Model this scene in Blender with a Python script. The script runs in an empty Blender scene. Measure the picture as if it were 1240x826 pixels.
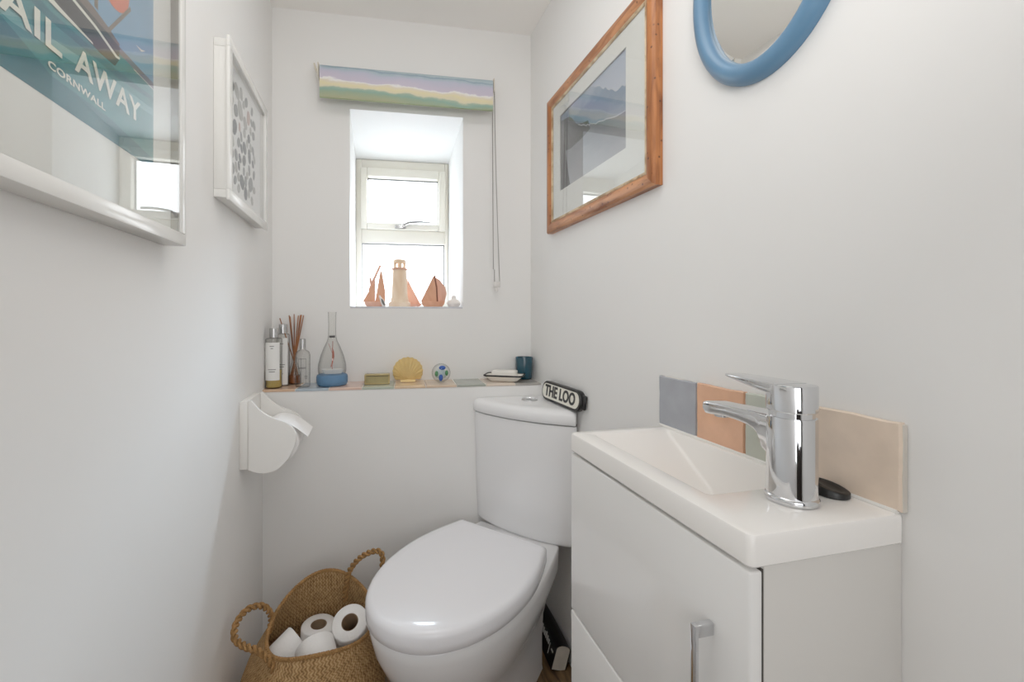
import bpy, bmesh, math, random
from mathutils import Vector, Matrix
random.seed(7)
SC = bpy.context.scene
COL = SC.collection
PI = math.pi

# ------------------------------------------------------------------ helpers
INV = {}

def lin(c):
    c = c / 255.0
    return c / 12.92 if c <= 0.04045 else ((c + 0.055) / 1.055) ** 2.4

def rgb(r, g, b):
    return (lin(r), lin(g), lin(b), 1.0)

def thing(name, label, cat, loc=(0, 0, 0), rotz=0.0, group=None, kind=None):
    o = bpy.data.objects.new(name, None)
    o.empty_display_size = 0.05
    COL.objects.link(o)
    o.location = loc
    o.rotation_euler = (0, 0, rotz)
    if label:
        o['label'] = label
    if cat:
        o['category'] = cat
    if group:
        o['group'] = group
    if kind:
        o['kind'] = kind
    INV[o.name] = (Matrix.Translation(Vector(loc)) @ Matrix.Rotation(rotz, 4, 'Z')).inverted()
    return o

def root_of(o):
    while o.parent:
        o = o.parent
    return o

def finish(bm, smooth=True):
    bmesh.ops.recalc_face_normals(bm, faces=bm.faces[:])
    for f in bm.faces:
        f.smooth = smooth

def obj(name, bm, mats, parent=None, loc=None, smooth=True, local=False, recalc=True, angle=40):
    """world-space bmesh -> ONE mesh object, origin moved to loc / parent's base"""
    if recalc:
        bmesh.ops.recalc_face_normals(bm, faces=bm.faces[:])
    for f in bm.faces:
        f.smooth = smooth
    if parent is not None and not local:
        bm.transform(INV[root_of(parent).name])
    elif loc is not None:
        bm.transform(Matrix.Translation(-Vector(loc)))
    me = bpy.data.meshes.new(name)
    bm.to_mesh(me)
    bm.free()
    if not isinstance(mats, (list, tuple)):
        mats = [mats]
    for m in mats:
        me.materials.append(m)
    if smooth:
        try:
            me.set_sharp_from_angle(angle=math.radians(angle))
        except Exception:
            pass
    o = bpy.data.objects.new(name, me)
    COL.objects.link(o)
    if parent is not None:
        o.parent = parent
    elif loc is not None:
        o.location = loc
    return o

def tag(o, label=None, cat=None, group=None, kind=None):
    if label:
        o['label'] = label
    if cat:
        o['category'] = cat
    if group:
        o['group'] = group
    if kind:
        o['kind'] = kind
    return o

def new():
    return bmesh.new()

def box(bm, lo, hi, r=0.0, seg=2, mi=0, mat=None):
    x0, y0, z0 = lo
    x1, y1, z1 = hi
    vs = [bm.verts.new(p) for p in ((x0, y0, z0), (x1, y0, z0), (x1, y1, z0), (x0, y1, z0),
                                    (x0, y0, z1), (x1, y0, z1), (x1, y1, z1), (x0, y1, z1))]
    fs = [bm.faces.new([vs[i] for i in q]) for q in
          ((3, 2, 1, 0), (4, 5, 6, 7), (0, 1, 5, 4), (1, 2, 6, 5), (2, 3, 7, 6), (3, 0, 4, 7))]
    for f in fs:
        f.material_index = mi
    if mat is not None:
        for v in vs:
            v.co = mat @ v.co
    if r > 0:
        es = list({e for f in fs for e in f.edges})
        bmesh.ops.bevel(bm, geom=es, offset=r, segments=seg, profile=0.5, affect='EDGES')
    return bm

def loft(bm, rings, cap0=True, cap1=True, mi=0, closed=True):
    rv = [[bm.verts.new(p) for p in ring] for ring in rings]
    n = len(rv[0])
    for a, b in zip(rv, rv[1:]):
        for i in range(n if closed else n - 1):
            j = (i + 1) % n
            f = bm.faces.new((a[i], a[j], b[j], b[i]))
            f.material_index = mi
    if cap0:
        bm.faces.new(rv[0][::-1]).material_index = mi
    if cap1:
        bm.faces.new(rv[-1]).material_index = mi
    return rv

def lathe(bm, prof, c=(0, 0, 0), n=32, mi=0, cap0=True, cap1=True, axis=None, sx=1.0, sy=1.0):
    """prof: list of (radius, z)"""
    M = Matrix.Translation(Vector(c))
    if axis is not None:
        M = M @ Vector((0, 0, 1)).rotation_difference(Vector(axis)).to_matrix().to_4x4()
    rings = []
    for r, z in prof:
        rings.append([M @ Vector((r * sx * math.cos(2 * PI * i / n), r * sy * math.sin(2 * PI * i / n), z)) for i in range(n)])
    return loft(bm, rings, cap0, cap1, mi)

def tube(bm, pts, r, n=10, mi=0, caps=True):
    pts = [Vector(p) for p in pts]
    rs = r if isinstance(r, (list, tuple)) else [r] * len(pts)
    rings = []
    up = None
    for i, p in enumerate(pts):
        d = (pts[min(i + 1, len(pts) - 1)] - pts[max(i - 1, 0)])
        d.normalize()
        if up is None:
            up = Vector((0, 0, 1)) if abs(d.z) < 0.9 else Vector((1, 0, 0))
        s = d.cross(up)
        if s.length < 1e-6:
            s = d.orthogonal()
        s.normalize()
        up = s.cross(d).normalized()
        rings.append([p + rs[i] * (math.cos(2 * PI * k / n) * s + math.sin(2 * PI * k / n) * up) for k in range(n)])
    loft(bm, rings, caps, caps, mi)

def prism(bm, poly, fn0, fn1, mi=0):
    """poly of 2-D points; fn0/fn1 map to the two 3-D faces"""
    loft(bm, [[Vector(fn0(*p)) for p in poly], [Vector(fn1(*p)) for p in poly]], True, True, mi)

def flat(bm, pts, mi=0):
    f = bm.faces.new([bm.verts.new(p) for p in pts])
    f.material_index = mi
    return f

def catmull(pts, per=8, closed=False):
    P = [Vector(p) for p in pts]
    out = []
    n = len(P)
    rng = range(n if closed else n - 1)
    for i in rng:
        p0 = P[(i - 1) % n] if closed or i > 0 else P[0]
        p1 = P[i]
        p2 = P[(i + 1) % n]
        p3 = P[(i + 2) % n] if closed or i + 2 < n else P[-1]
        for k in range(per):
            t = k / per
            out.append(0.5 * ((2 * p1) + (p2 - p0) * t + (2 * p0 - 5 * p1 + 4 * p2 - p3) * t * t + (3 * p1 - p0 - 3 * p2 + p3) * t ** 3))
    if not closed:
        out.append(P[-1])
    return out

def text_bm(body, size, depth, M, sx=1.0, align='CENTER', bold=0.0, space=1.0):
    cu = bpy.data.curves.new('lettering', 'FONT')
    cu.body = body
    cu.size = size
    cu.align_x = align
    cu.align_y = 'CENTER'
    cu.extrude = depth
    cu.offset = bold
    cu.space_character = space
    cu.resolution_u = 4
    ob = bpy.data.objects.new('lettering', cu)
    COL.objects.link(ob)
    bpy.context.view_layer.update()
    me = bpy.data.meshes.new_from_object(ob)
    bpy.data.objects.remove(ob)
    bm = bmesh.new()
    bm.from_mesh(me)
    bpy.data.meshes.remove(me)
    bm.transform(M @ Matrix.Diagonal((sx, 1, 1, 1)))
    return bm

def frame_M(origin, xdir, ydir):
    x = Vector(xdir).normalized()
    y = Vector(ydir)
    y = (y - x * y.dot(x)).normalized()
    z = x.cross(y)
    return Matrix(((x.x, y.x, z.x, origin[0]), (x.y, y.y, z.y, origin[1]), (x.z, y.z, z.z, origin[2]), (0, 0, 0, 1)))

# ------------------------------------------------------------------ materials
MATS = {}

def nodes_of(m):
    m.use_nodes = True
    nt = m.node_tree
    return nt, nt.nodes, nt.links, nt.nodes['Principled BSDF']

def pbr(name, col, rough=0.5, metal=0.0, spec=0.5, vary=0.0, scale=8.0, bump=0.0, bscale=40.0, coat=0.0, sheen=0.0, sss=0.0, trans=0.0):
    if name in MATS:
        return MATS[name]
    m = bpy.data.materials.new(name)
    nt, N, L, P = nodes_of(m)
    P.inputs['Roughness'].default_value = rough
    P.inputs['Metallic'].default_value = metal
    P.inputs['Specular IOR Level'].default_value = spec
    P.inputs['Coat Weight'].default_value = coat
    P.inputs['Coat Roughness'].default_value = 0.04
    P.inputs['Transmission Weight'].default_value = trans
    tc = N.new('ShaderNodeTexCoord')
    nz = N.new('ShaderNodeTexNoise')
    nz.inputs['Scale'].default_value = scale
    nz.inputs['Detail'].default_value = 5
    L.new(tc.outputs['Object'], nz.inputs['Vector'])
    cr = N.new('ShaderNodeValToRGB')
    e = cr.color_ramp.elements
    e[0].position = 0.3
    e[1].position = 0.7
    k = vary
    e[0].color = (col[0] * (1 - k), col[1] * (1 - k), col[2] * (1 - k), 1)
    e[1].color = (min(1, col[0] * (1 + k)), min(1, col[1] * (1 + k)), min(1, col[2] * (1 + k)), 1)
    L.new(nz.outputs['Fac'], cr.inputs['Fac'])
    L.new(cr.outputs['Color'], P.inputs['Base Color'])
    if bump > 0:
        n2 = N.new('ShaderNodeTexNoise')
        n2.inputs['Scale'].default_value = bscale
        n2.inputs['Detail'].default_value = 4
        L.new(tc.outputs['Object'], n2.inputs['Vector'])
        bp = N.new('ShaderNodeBump')
        bp.inputs['Strength'].default_value = bump
        bp.inputs['Distance'].default_value = 0.01
        L.new(n2.outputs['Fac'], bp.inputs['Height'])
        L.new(bp.outputs['Normal'], P.inputs['Normal'])
    MATS[name] = m
    return m

def thin_glass(name, tint=(1, 1, 1, 1), ior=1.5, edge=0.0, rough=0.0, boost=1.0):
    """transparent pane that reflects by its fresnel angle; edge darkens the silhouette like thick glass"""
    m = bpy.data.materials.new(name)
    m.use_nodes = True
    nt = m.node_tree
    N, L = nt.nodes, nt.links
    N.clear()
    out = N.new('ShaderNodeOutputMaterial')
    tr = N.new('ShaderNodeBsdfTransparent')
    gl = N.new('ShaderNodeBsdfGlossy')
    gl.inputs['Roughness'].default_value = rough
    mx = N.new('ShaderNodeMixShader')
    # Schlick's fresnel on the unsigned facing angle, so both sides of the glass behave alike
    f0 = ((ior - 1) / (ior + 1)) ** 2
    fa = N.new('ShaderNodeLayerWeight')
    fa.inputs['Blend'].default_value = 0.5
    pw = N.new('ShaderNodeMath')
    pw.operation = 'POWER'
    pw.inputs[1].default_value = 5.0
    L.new(fa.outputs['Facing'], pw.inputs[0])
    mul = N.new('ShaderNodeMath')
    mul.operation = 'MULTIPLY_ADD'
    mul.use_clamp = True
    mul.inputs[1].default_value = (1 - f0) * boost
    mul.inputs[2].default_value = f0 * boost
    L.new(pw.outputs[0], mul.inputs[0])
    L.new(mul.outputs[0], mx.inputs['Fac'])
    if edge > 0:
        lw = N.new('ShaderNodeLayerWeight')
        lw.inputs['Blend'].default_value = 0.35
        cr = N.new('ShaderNodeValToRGB')
        cr.color_ramp.elements[0].position = 0.2
        cr.color_ramp.elements[0].color = tint
        cr.color_ramp.elements[1].position = 0.95
        cr.color_ramp.elements[1].color = tuple(c * (1 - edge) for c in tint[:3]) + (1,)
        L.new(lw.outputs['Facing'], cr.inputs['Fac'])
        L.new(cr.outputs['Color'], tr.inputs['Color'])
    else:
        tr.inputs['Color'].default_value = tint
    L.new(tr.outputs[0], mx.inputs[1])
    L.new(gl.outputs[0], mx.inputs[2])
    L.new(mx.outputs[0], out.inputs['Surface'])
    return m

def wood(name, dark, light, scale=6.0, stretch=(1, 1, 1), rough=0.45, knots=True):
    m = bpy.data.materials.new(name)
    nt, N, L, P = nodes_of(m)
    P.inputs['Roughness'].default_value = rough
    tc = N.new('ShaderNodeTexCoord')
    mp = N.new('ShaderNodeMapping')
    mp.inputs['Scale'].default_value = stretch
    L.new(tc.outputs['Object'], mp.inputs['Vector'])
    wv = N.new('ShaderNodeTexNoise')
    wv.inputs['Scale'].default_value = scale
    wv.inputs['Detail'].default_value = 8
    wv.inputs['Distortion'].default_value = 0.6
    L.new(mp.outputs['Vector'], wv.inputs['Vector'])
    cr = N.new('ShaderNodeValToRGB')
    cr.color_ramp.elements[0].position = 0.32
    cr.color_ramp.elements[0].color = dark
    cr.color_ramp.elements[1].position = 0.62
    cr.color_ramp.elements[1].color = light
    L.new(wv.outputs['Fac'], cr.inputs['Fac'])
    last = cr.outputs['Color']
    if knots:
        vo = N.new('ShaderNodeTexVoronoi')
        vo.inputs['Scale'].default_value = 60
        L.new(tc.outputs['Object'], vo.inputs['Vector'])
        kr = N.new('ShaderNodeValToRGB')
        kr.color_ramp.elements[0].position = 0.08
        kr.color_ramp.elements[0].color = (0.25, 0.2, 0.2, 1)
        kr.color_ramp.elements[1].position = 0.2
        kr.color_ramp.elements[1].color = (1, 1, 1, 1)
        L.new(vo.outputs['Distance'], kr.inputs['Fac'])
        mx = N.new('ShaderNodeMix')
        mx.data_type = 'RGBA'
        mx.blend_type = 'MULTIPLY'
        mx.inputs['Factor'].default_value = 1.0
        L.new(last, mx.inputs[6])
        L.new(kr.outputs['Color'], mx.inputs[7])
        last = mx.outputs[2]
    L.new(last, P.inputs['Base Color'])
    return m

def watercolour(name, stops, axis='Z', lo=0.0, hi=1.0, wob=0.15, scale=6.0, tilt=0.0):
    """soft banded painting: colours run along one object axis, edges wander with noise"""
    m = bpy.data.materials.new(name)
    nt, N, L, P = nodes_of(m)
    P.inputs['Roughness'].default_value = 0.8
    P.inputs['Specular IOR Level'].default_value = 0.2
    tc = N.new('ShaderNodeTexCoord')
    sx = N.new('ShaderNodeSeparateXYZ')
    L.new(tc.outputs['Object'], sx.inputs[0])
    mr = N.new('ShaderNodeMapRange')
    mr.inputs['From Min'].default_value = lo
    mr.inputs['From Max'].default_value = hi
    tl_ = N.new('ShaderNodeMath')
    tl_.operation = 'MULTIPLY_ADD'
    tl_.inputs[1].default_value = tilt
    L.new(sx.outputs['X'], tl_.inputs[0])
    L.new(sx.outputs[axis], tl_.inputs[2])
    L.new(tl_.outputs[0], mr.inputs['Value'])
    mp = N.new('ShaderNodeMapping')
    mp.inputs['Scale'].default_value = (1, 1, 2.2)
    L.new(tc.outputs['Object'], mp.inputs['Vector'])
    nz = N.new('ShaderNodeTexNoise')
    nz.inputs['Scale'].default_value = scale
    nz.inputs['Detail'].default_value = 6
    nz.inputs['Roughness'].default_value = 0.55
    L.new(mp.outputs['Vector'], nz.inputs['Vector'])
    ma = N.new('ShaderNodeMath')
    ma.operation = 'MULTIPLY_ADD'
    ma.inputs[1].default_value = wob
    L.new(nz.outputs['Fac'], ma.inputs[0])
    sub = N.new('ShaderNodeMath')
    sub.operation = 'SUBTRACT'
    sub.inputs[1].default_value = wob * 0.5
    L.new(mr.outputs[0], sub.inputs[0])
    L.new(sub.outputs[0], ma.inputs[2])
    cr = N.new('ShaderNodeValToRGB')
    while len(cr.color_ramp.elements) < len(stops):
        cr.color_ramp.elements.new(0.5)
    for e, (p, c) in zip(cr.color_ramp.elements, stops):
        e.position = p
        e.color = c
    L.new(ma.outputs[0], cr.inputs['Fac'])
    L.new(cr.outputs['Color'], P.inputs['Base Color'])
    return m

WALL = pbr('painted_plaster', rgb(232, 231, 229), rough=0.75, spec=0.25, vary=0.012, scale=2.5, bump=0.10, bscale=9)
CEIL = pbr('ceiling_paint', rgb(243, 240, 236), rough=0.85, spec=0.2, vary=0.01, scale=3, bump=0.08, bscale=6)
REVEAL = pbr('reveal_paint', rgb(236, 236, 235), rough=0.7, spec=0.25, vary=0.01, scale=3, bump=0.05, bscale=10)
CERAMIC = pbr('white_ceramic', rgb(238, 238, 239), rough=0.08, spec=0.55, vary=0.004, scale=2)
SEATM = pbr('white_seat_plastic', rgb(240, 240, 244), rough=0.14, spec=0.5, vary=0.004, scale=2)
GLOSSW = pbr('gloss_white_lacquer', rgb(238, 237, 235), rough=0.12, spec=0.5, vary=0.004, scale=2)
CARC = pbr('white_melamine', rgb(214, 211, 206), rough=0.35, spec=0.4, vary=0.006, scale=3)
BASINM = pbr('basin_resin', rgb(242, 239, 235), rough=0.12, spec=0.5, vary=0.006, scale=3)
CHROME = pbr('chrome', (0.70, 0.71, 0.73, 1), rough=0.05, metal=1.0, vary=0.02, scale=12)
STEEL = pbr('brushed_steel', (0.55, 0.55, 0.55, 1), rough=0.25, metal=1.0, vary=0.05, scale=20)
UPVC = pbr('cream_window_frame', rgb(222, 218, 206), rough=0.35, vary=0.006, scale=3)
WHITEP = pbr('white_satin_paint', rgb(232, 230, 226), rough=0.35, vary=0.008, scale=5)
PAPER = pbr('tissue_paper', rgb(240, 238, 236), rough=0.95, spec=0.1, vary=0.01, scale=30, bump=0.15, bscale=160)
CARD = pbr('cardboard', rgb(150, 125, 98), rough=0.9, vary=0.05, scale=30)
MATB = pbr('mount_board', rgb(244, 243, 239), rough=0.9, spec=0.1, vary=0.008, scale=10)
BLACK = pbr('black_plastic', rgb(14, 14, 16), rough=0.35, vary=0.1, scale=20)
RUBBER = pbr('black_rubber', rgb(10, 10, 10), rough=0.4, vary=0.1, scale=20)
GAP = pbr('dark_gap', rgb(60, 56, 52), rough=0.8, vary=0.05)
CREAMS = pbr('cream_enamel', rgb(236, 233, 220), rough=0.3, vary=0.01, scale=10)
BLUEP = pbr('pale_blue_paint', rgb(88, 128, 160), rough=0.35, vary=0.07, scale=14, bump=0.03, bscale=30)
BLUEW = pbr('blue_stained_wood', rgb(84, 124, 160), rough=0.5, vary=0.1, scale=20)
PANE = thin_glass('window_glass', (1, 1, 1, 1), 1.35)
PICGLASS = thin_glass('picture_glass', (0.985, 0.99, 0.985, 1), 1.5, boost=1.7)
MATGLASS = thin_glass('matt_picture_glass', (0.99, 0.99, 0.99, 1), 1.3, boost=.8)
BOTTLEG = thin_glass('clear_bottle_glass', (0.95, 0.95, 0.94, 1), 1.4, edge=0.55)
AMBER = pbr('amber_liquid', rgb(190, 165, 95), rough=0.2, vary=0.03, scale=10)
LABELW = pbr('white_label', rgb(232, 231, 228), rough=0.6, vary=0.006, scale=10)
INK = pbr('grey_ink', rgb(110, 108, 106), rough=0.7, vary=0.03)
MIRRORM = pbr('mirror_silver', (0.9, 0.9, 0.87, 1), rough=0.01, metal=1.0, vary=0.003)

# ------------------------------------------------------------------ room (out of square by 4.3 degrees, like the old cottage it is)
XL, XR = -0.329, 0.604
YN = -0.75
ZC = 2.16
BR = -math.atan2(0.07, 0.933)            # heading of the end wall
T2 = Vector((math.cos(BR), math.sin(BR), 0))
N2 = Vector((-math.sin(BR), math.cos(BR), 0))
OB = Vector((0.0, 1.5983, 0.0))          # a point of the end wall at x = 0

def bw(u, v, z):                          # end-wall frame: u along the wall, v into the wall
    return OB + T2 * u + N2 * v + Vector((0, 0, z))

def yl(x):                                # front face of the tiled ledge at x
    return 1.416 + (0.604 - x) * 0.07 / 0.933

LV = -0.137                               # ledge depth in front of the end wall
LZ = 0.846

bm = new(); box(bm, (XL - 0.15, YN - 0.15, -0.1), (XR + 0.15, 2.3, 0.0))
FLOORM = wood('brown_floor', rgb(74, 54, 36), rgb(132, 104, 72), scale=9, stretch=(6, 1, 1), rough=0.4, knots=False)
tag(obj('floor', bm, FLOORM, smooth=False), kind='structure')
bm = new(); box(bm, (XL - 0.15, YN - 0.15, ZC), (XR + 0.15, 2.3, ZC + 0.1))
tag(obj('ceiling', bm, CEIL, smooth=False), kind='structure')
bm = new(); box(bm, (XL - 0.12, YN, 0), (XL, 2.2, ZC))
tag(obj('wall_left', bm, WALL, smooth=False), kind='structure')
bm = new(); box(bm, (XR, YN, 0), (XR + 0.12, 2.2, ZC))
tag(obj('wall_right', bm, WALL, smooth=False), kind='structure')
# wall behind the camera, with a brown door in it
bm = new(); box(bm, (XL - 0.12, YN - 0.1, 0), (XR + 0.12, YN, ZC))
tag(obj('wall_near', bm, WALL, smooth=False), kind='structure')
dr = thing('door_1', None, None, (0.0, YN + 0.02, 0), kind='structure')
DOORM = wood('dark_door_wood', rgb(20, 13, 10), rgb(36, 24, 17), scale=8, stretch=(5, 1, 0.6), knots=False)
bm = new(); box(bm, (-0.1, YN + 0.001, 0.0), (0.52, YN + 0.035, 1.98), 0.004)
for z0, z1 in ((0.15, 0.9), (1.05, 1.85)):
    for x0, x1 in ((-0.04, 0.18), (0.24, 0.46)):
        box(bm, (x0, YN + 0.033, z0), (x1, YN + 0.042, z1), 0.006)
obj('door_leaf', bm, DOORM, dr)

# end wall: front face with the window hole, plaster reveal through the thick wall
RF = (-0.0675, 0.3425, 1.115, 1.824)      # hole at the room face (u0,u1,z0,z1)
RD = 0.40
RB = (-0.088, 0.329, 1.105, 1.786)        # hole where the window frame stands
ua, ub = -0.345, 0.625
bm = new()
def quad(a, b, c, d, mi=0):
    flat(bm, [a, b, c, d], mi)
o_ = [bw(ua, 0, 0), bw(ub, 0, 0), bw(ub, 0, ZC), bw(ua, 0, ZC)]
h_ = [bw(RF[0], 0, RF[2]), bw(RF[1], 0, RF[2]), bw(RF[1], 0, RF[3]), bw(RF[0], 0, RF[3])]
k_ = [bw(RB[0], RD, RB[2]), bw(RB[1], RD, RB[2]), bw(RB[1], RD, RB[3]), bw(RB[0], RD, RB[3])]
e_ = [bw(RB[0], RD + .1, RB[2]), bw(RB[1], RD + .1, RB[2]), bw(RB[1], RD + .1, RB[3]), bw(RB[0], RD + .1, RB[3])]
f_ = [bw(ua, RD + .1, 0), bw(ub, RD + .1, 0), bw(ub, RD + .1, ZC), bw(ua, RD + .1, ZC)]
for i in range(4):
    j = (i + 1) % 4
    quad(o_[i], o_[j], h_[j], h_[i])
    quad(h_[i], h_[j], k_[j], k_[i], 1)
    quad(k_[i], k_[j], e_[j], e_[i], 1)
    quad(e_[i], e_[j], f_[j], f_[i])
bmesh.ops.remove_doubles(bm, verts=bm.verts[:], dist=1e-5)
tag(obj('wall_back', bm, [WALL, REVEAL], smooth=False, recalc=True), kind='structure')

# boxed-in ledge along the foot of the end wall
bm = new()
pl = [bw(ua, 0, 0), bw(ub, 0, 0), bw(ub, LV, 0), bw(ua, LV, 0)]
loft(bm, [[p + Vector((0, 0, 0)) for p in pl], [p + Vector((0, 0, LZ - 0.008)) for p in pl]])
bmesh.ops.bevel(bm, geom=[e for e in bm.edges if abs(e.verts[0].co.z - LZ + .008) < 1e-4 and abs(e.verts[1].co.z - LZ + .008) < 1e-4], offset=0.002, segments=2, affect='EDGES')
tag(obj('wall_ledge', bm, WALL, smooth=False), kind='structure')

def tilemat(name, r, g, b):
    return pbr(name, rgb(r, g, b), rough=0.12, spec=0.5, vary=0.07, scale=22, bump=0.12, bscale=18)

TM = [tilemat('tile_peach', 214, 180, 152), tilemat('tile_greyblue', 172, 184, 194), tilemat('tile_pink', 216, 184, 168),
      tilemat('tile_sage', 172, 180, 164), tilemat('tile_sand', 220, 192, 160), tilemat('tile_blush', 214, 190, 166),
      tilemat('tile_greygreen', 160, 164, 154), tilemat('tile_cream', 216, 200, 184), tilemat('tile_grey', 166, 162, 156)]
GROUT = pbr('grout', rgb(206, 200, 190), rough=0.9, vary=0.05, scale=40)
bm = new()
edges = [-0.331, -0.222, -0.118, -0.013, 0.092, 0.197, 0.302, 0.404, 0.508, 0.606]
for i in range(9):
    u0, u1 = edges[i] + .0015, edges[i + 1] - .0015
    if i == 8:
        u1 = 0.6005
    if i == 0:
        u0 = -0.326
    vs = []
    for (uu, vv) in ((u0, LV - .001), (u1, LV - .001), (u1, -0.002), (u0, -0.002)):
        vs.append((uu, vv))
    jz = random.uniform(-.0006, .0006)
    ringA = [bw(a, b, LZ - .008) for a, b in vs]
    ringB = [bw(a, b, LZ - .0015 + jz) for a, b in vs]
    ringC = [bw(a + (.003 if k in (0, 3) else -.003), b + (.003 if k in (0, 1) else -.003), LZ + jz) for k, (a, b) in enumerate(vs)]
    loft(bm, [ringA, ringB, ringC], mi=i)
gs = [bw(-0.328, LV + .001, LZ - .008), bw(0.602, LV + .001, LZ - .008), bw(0.602, -.001, LZ - .008), bw(-0.328, -.001, LZ - .008)]
loft(bm, [gs, [p + Vector((0, 0, .006)) for p in gs]], mi=9)
tag(obj('trim_1', bm, TM + [GROUT], smooth=True, angle=20), kind='structure')

# ------------------------------------------------------------------ window
wn = thing('window_1', None, None, bw(0.12, RD, RB[2]), BR, kind='structure')
def wbox(bm, u0, u1, v0, v1, z0, z1, r=0.0):
    M = Matrix.Translation(OB) @ Matrix.Rotation(BR, 4, 'Z')
    box(bm, (u0, v0, z0), (u1, v1, z1), r, 2, 0, M)
bm = new()
v0, v1 = RD - 0.012, RD + 0.055
U0, U1, Z0, Z1 = RB[0] + .001, RB[1] - .001, 1.106, RB[3] - .001
wbox(bm, U0, -0.062, v0, v1, Z0, Z1, .003)
wbox(bm, 0.311, U1, v0, v1, Z0, Z1, .003)
wbox(bm, -0.062, 0.311, v0, v1, 1.744, Z1, .003)
wbox(bm, -0.062, 0.311, v0, v1, 1.411, 1.470, .003)
wbox(bm, -0.062, 0.311, v0, v1, Z0, 1.142, .003)
obj('window_frame', bm, UPVC, wn)
bm = new()
a, b = RD - 0.030, RD + 0.03
wbox(bm, -0.0655, -0.037, a, b, 1.4705, 1.743, .004)
wbox(bm, 0.282, 0.3145, a, b, 1.4705, 1.743, .004)
wbox(bm, -0.037, 0.282, a, b, 1.706, 1.743, .004)
wbox(bm, -0.037, 0.282, a, b, 1.4705, 1.499, .004)
sash = obj('casement', bm, UPVC, wn)
bm = new()
GK = pbr('grey_gasket', rgb(120, 122, 126), rough=0.6, vary=0.03)
for (x0, x1, z0, z1) in ((-0.037, 0.282, 1.499, 1.706), (-0.062, 0.311, 1.142, 1.411)):
    for q in ((x0, x1, z1 - .005, z1), (x0, x0 + .003, z0, z1), (x1 - .004, x1, z0, z1)):
        wbox(bm, q[0], q[1], RD + .006, RD + .012, q[2], q[3])
obj('gasket', bm, GK, wn)
bm = new(); wbox(bm, -0.037, 0.282, RD + .008, RD + .012, 1.499, 1.706)
obj('pane', bm, PANE, sash)
bm = new(); wbox(bm, -0.062, 0.311, RD + .012, RD + .016, 1.142, 1.411)
obj('pane', bm, PANE, wn)
bm = new()
hz = 1.482
wbox(bm, 0.085, 0.135, RD - .040, RD - .030, hz - .008, hz + .008, .003)
lathe(bm, [(.008, 0), (.008, .016)], bw(0.125, RD - .040, hz + .004), 14, axis=-N2)
tube(bm, [bw(0.125, RD - .054, hz + .006), bw(0.15, RD - .058, hz + .016), bw(0.20, RD - .056, hz + .021), bw(0.243, RD - .05, hz + .020)], [.006, .0065, .006, .005], 8)
obj('handle', bm, STEEL, sash)
# tiled sill edge
bm = new(); wbox(bm, RF[0] + .002, RF[1] - .002, -0.001, 0.33, 1.109, 1.1155, .001)
SILLT = pbr('sill_tile', rgb(206, 206, 212), rough=0.25, vary=0.06, scale=14)
sl = obj('window_sill', bm, SILLT, wn)

# ------------------------------------------------------------------ roller blind
BLF = watercolour('blind_fabric', [(0.0, rgb(164, 166, 136)), (0.12, rgb(150, 166, 142)), (0.20, rgb(138, 168, 154)), (0.26, rgb(160, 178, 160)), (0.29, rgb(214, 206, 178)), (0.37, rgb(222, 212, 170)),
                                   (0.44, rgb(220, 210, 190)), (0.485, rgb(232, 230, 228)), (0.505, rgb(198, 190, 204)), (0.60, rgb(194, 187, 203)), (0.72, rgb(184, 186, 202)),
                                   (0.80, rgb(168, 184, 194)), (0.86, rgb(140, 158, 172)), (0.89, rgb(172, 188, 194)), (1.0, rgb(164, 180, 188))], 'Z', 0.0, 0.125, 0.42, 8.0, tilt=.034)
bl = thing('roller_blind', 'half-raised roller blind in watercolour stripes above the window', 'blind', bw(0.14, -0.045, 1.825), BR)
bm = new()
BU0, BU1 = -0.160, 0.444
tubez = 1.921
cv = -0.040
prof = []
for k in range(22):                      # round the roll, then hanging in front of it
    an = math.radians(200 - k * 10.2 + 0)
    prof.append((cv - 0.0 + 0.024 * -math.sin(math.radians(k * 12 - 50)), tubez + 0.024 * math.cos(math.radians(k * 12 - 50))))
prof += [(cv - 0.0245, tubez - .012), (cv - .0245, tubez - 0.04), (cv - .025, 1.838)]
prof = [(cv + 0.024 * math.sin(math.radians(a_)), tubez + 0.027 * math.cos(math.radians(a_))) for a_ in range(170, -91, -12)]
prof += [(cv - .0245, tubez - .008), (cv - .0250, tubez - .04), (cv - .0252, 1.838), (cv - .0255, 1.829), (cv - .022, 1.827), (cv - .0222, 1.838), (cv - .022, tubez - .03)]
loft(bm, [[bw(BU0 + 0.0 * 0, v, z) for v, z in prof], [bw(BU1, v, z) for v, z in prof]], False, False, closed=False)
obj('fabric', bm, BLF, bl, recalc=False)
bm = new(); lathe(bm, [(.021, 0), (.021, BU1 - BU0 + .004)], bw(BU0 - .002, cv, tubez), 20, axis=T2)
obj('roller_tube', bm, STEEL, bl)
BRKT = pbr('cream_bracket', rgb(216, 208, 192), rough=0.4, vary=0.02)
for uu, fl in ((BU0 - .006, -1), (BU1 + .005, 1)):
    bm = new(); wbox(bm, uu - .002, uu + .002, -0.062, -0.002, tubez - .018, tubez + .028, .0015)
    if fl < 0:
        tube(bm, [bw(uu, -.05, tubez - .01), bw(uu - .010, -.045, tubez + .012), bw(uu - .018, -.03, tubez + .038)], [.004, .004, .003], 8)
    obj('bracket', bm, BRKT, bl)
bm = new(); wbox(bm, BU0 + .001, BU1 - .001, -0.0640, -0.0610, 1.826, 1.838, .001)
obj('bottom_bar', bm, pbr('bar_fabric', rgb(146, 158, 120), rough=.8, vary=.08, scale=25), bl)
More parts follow.
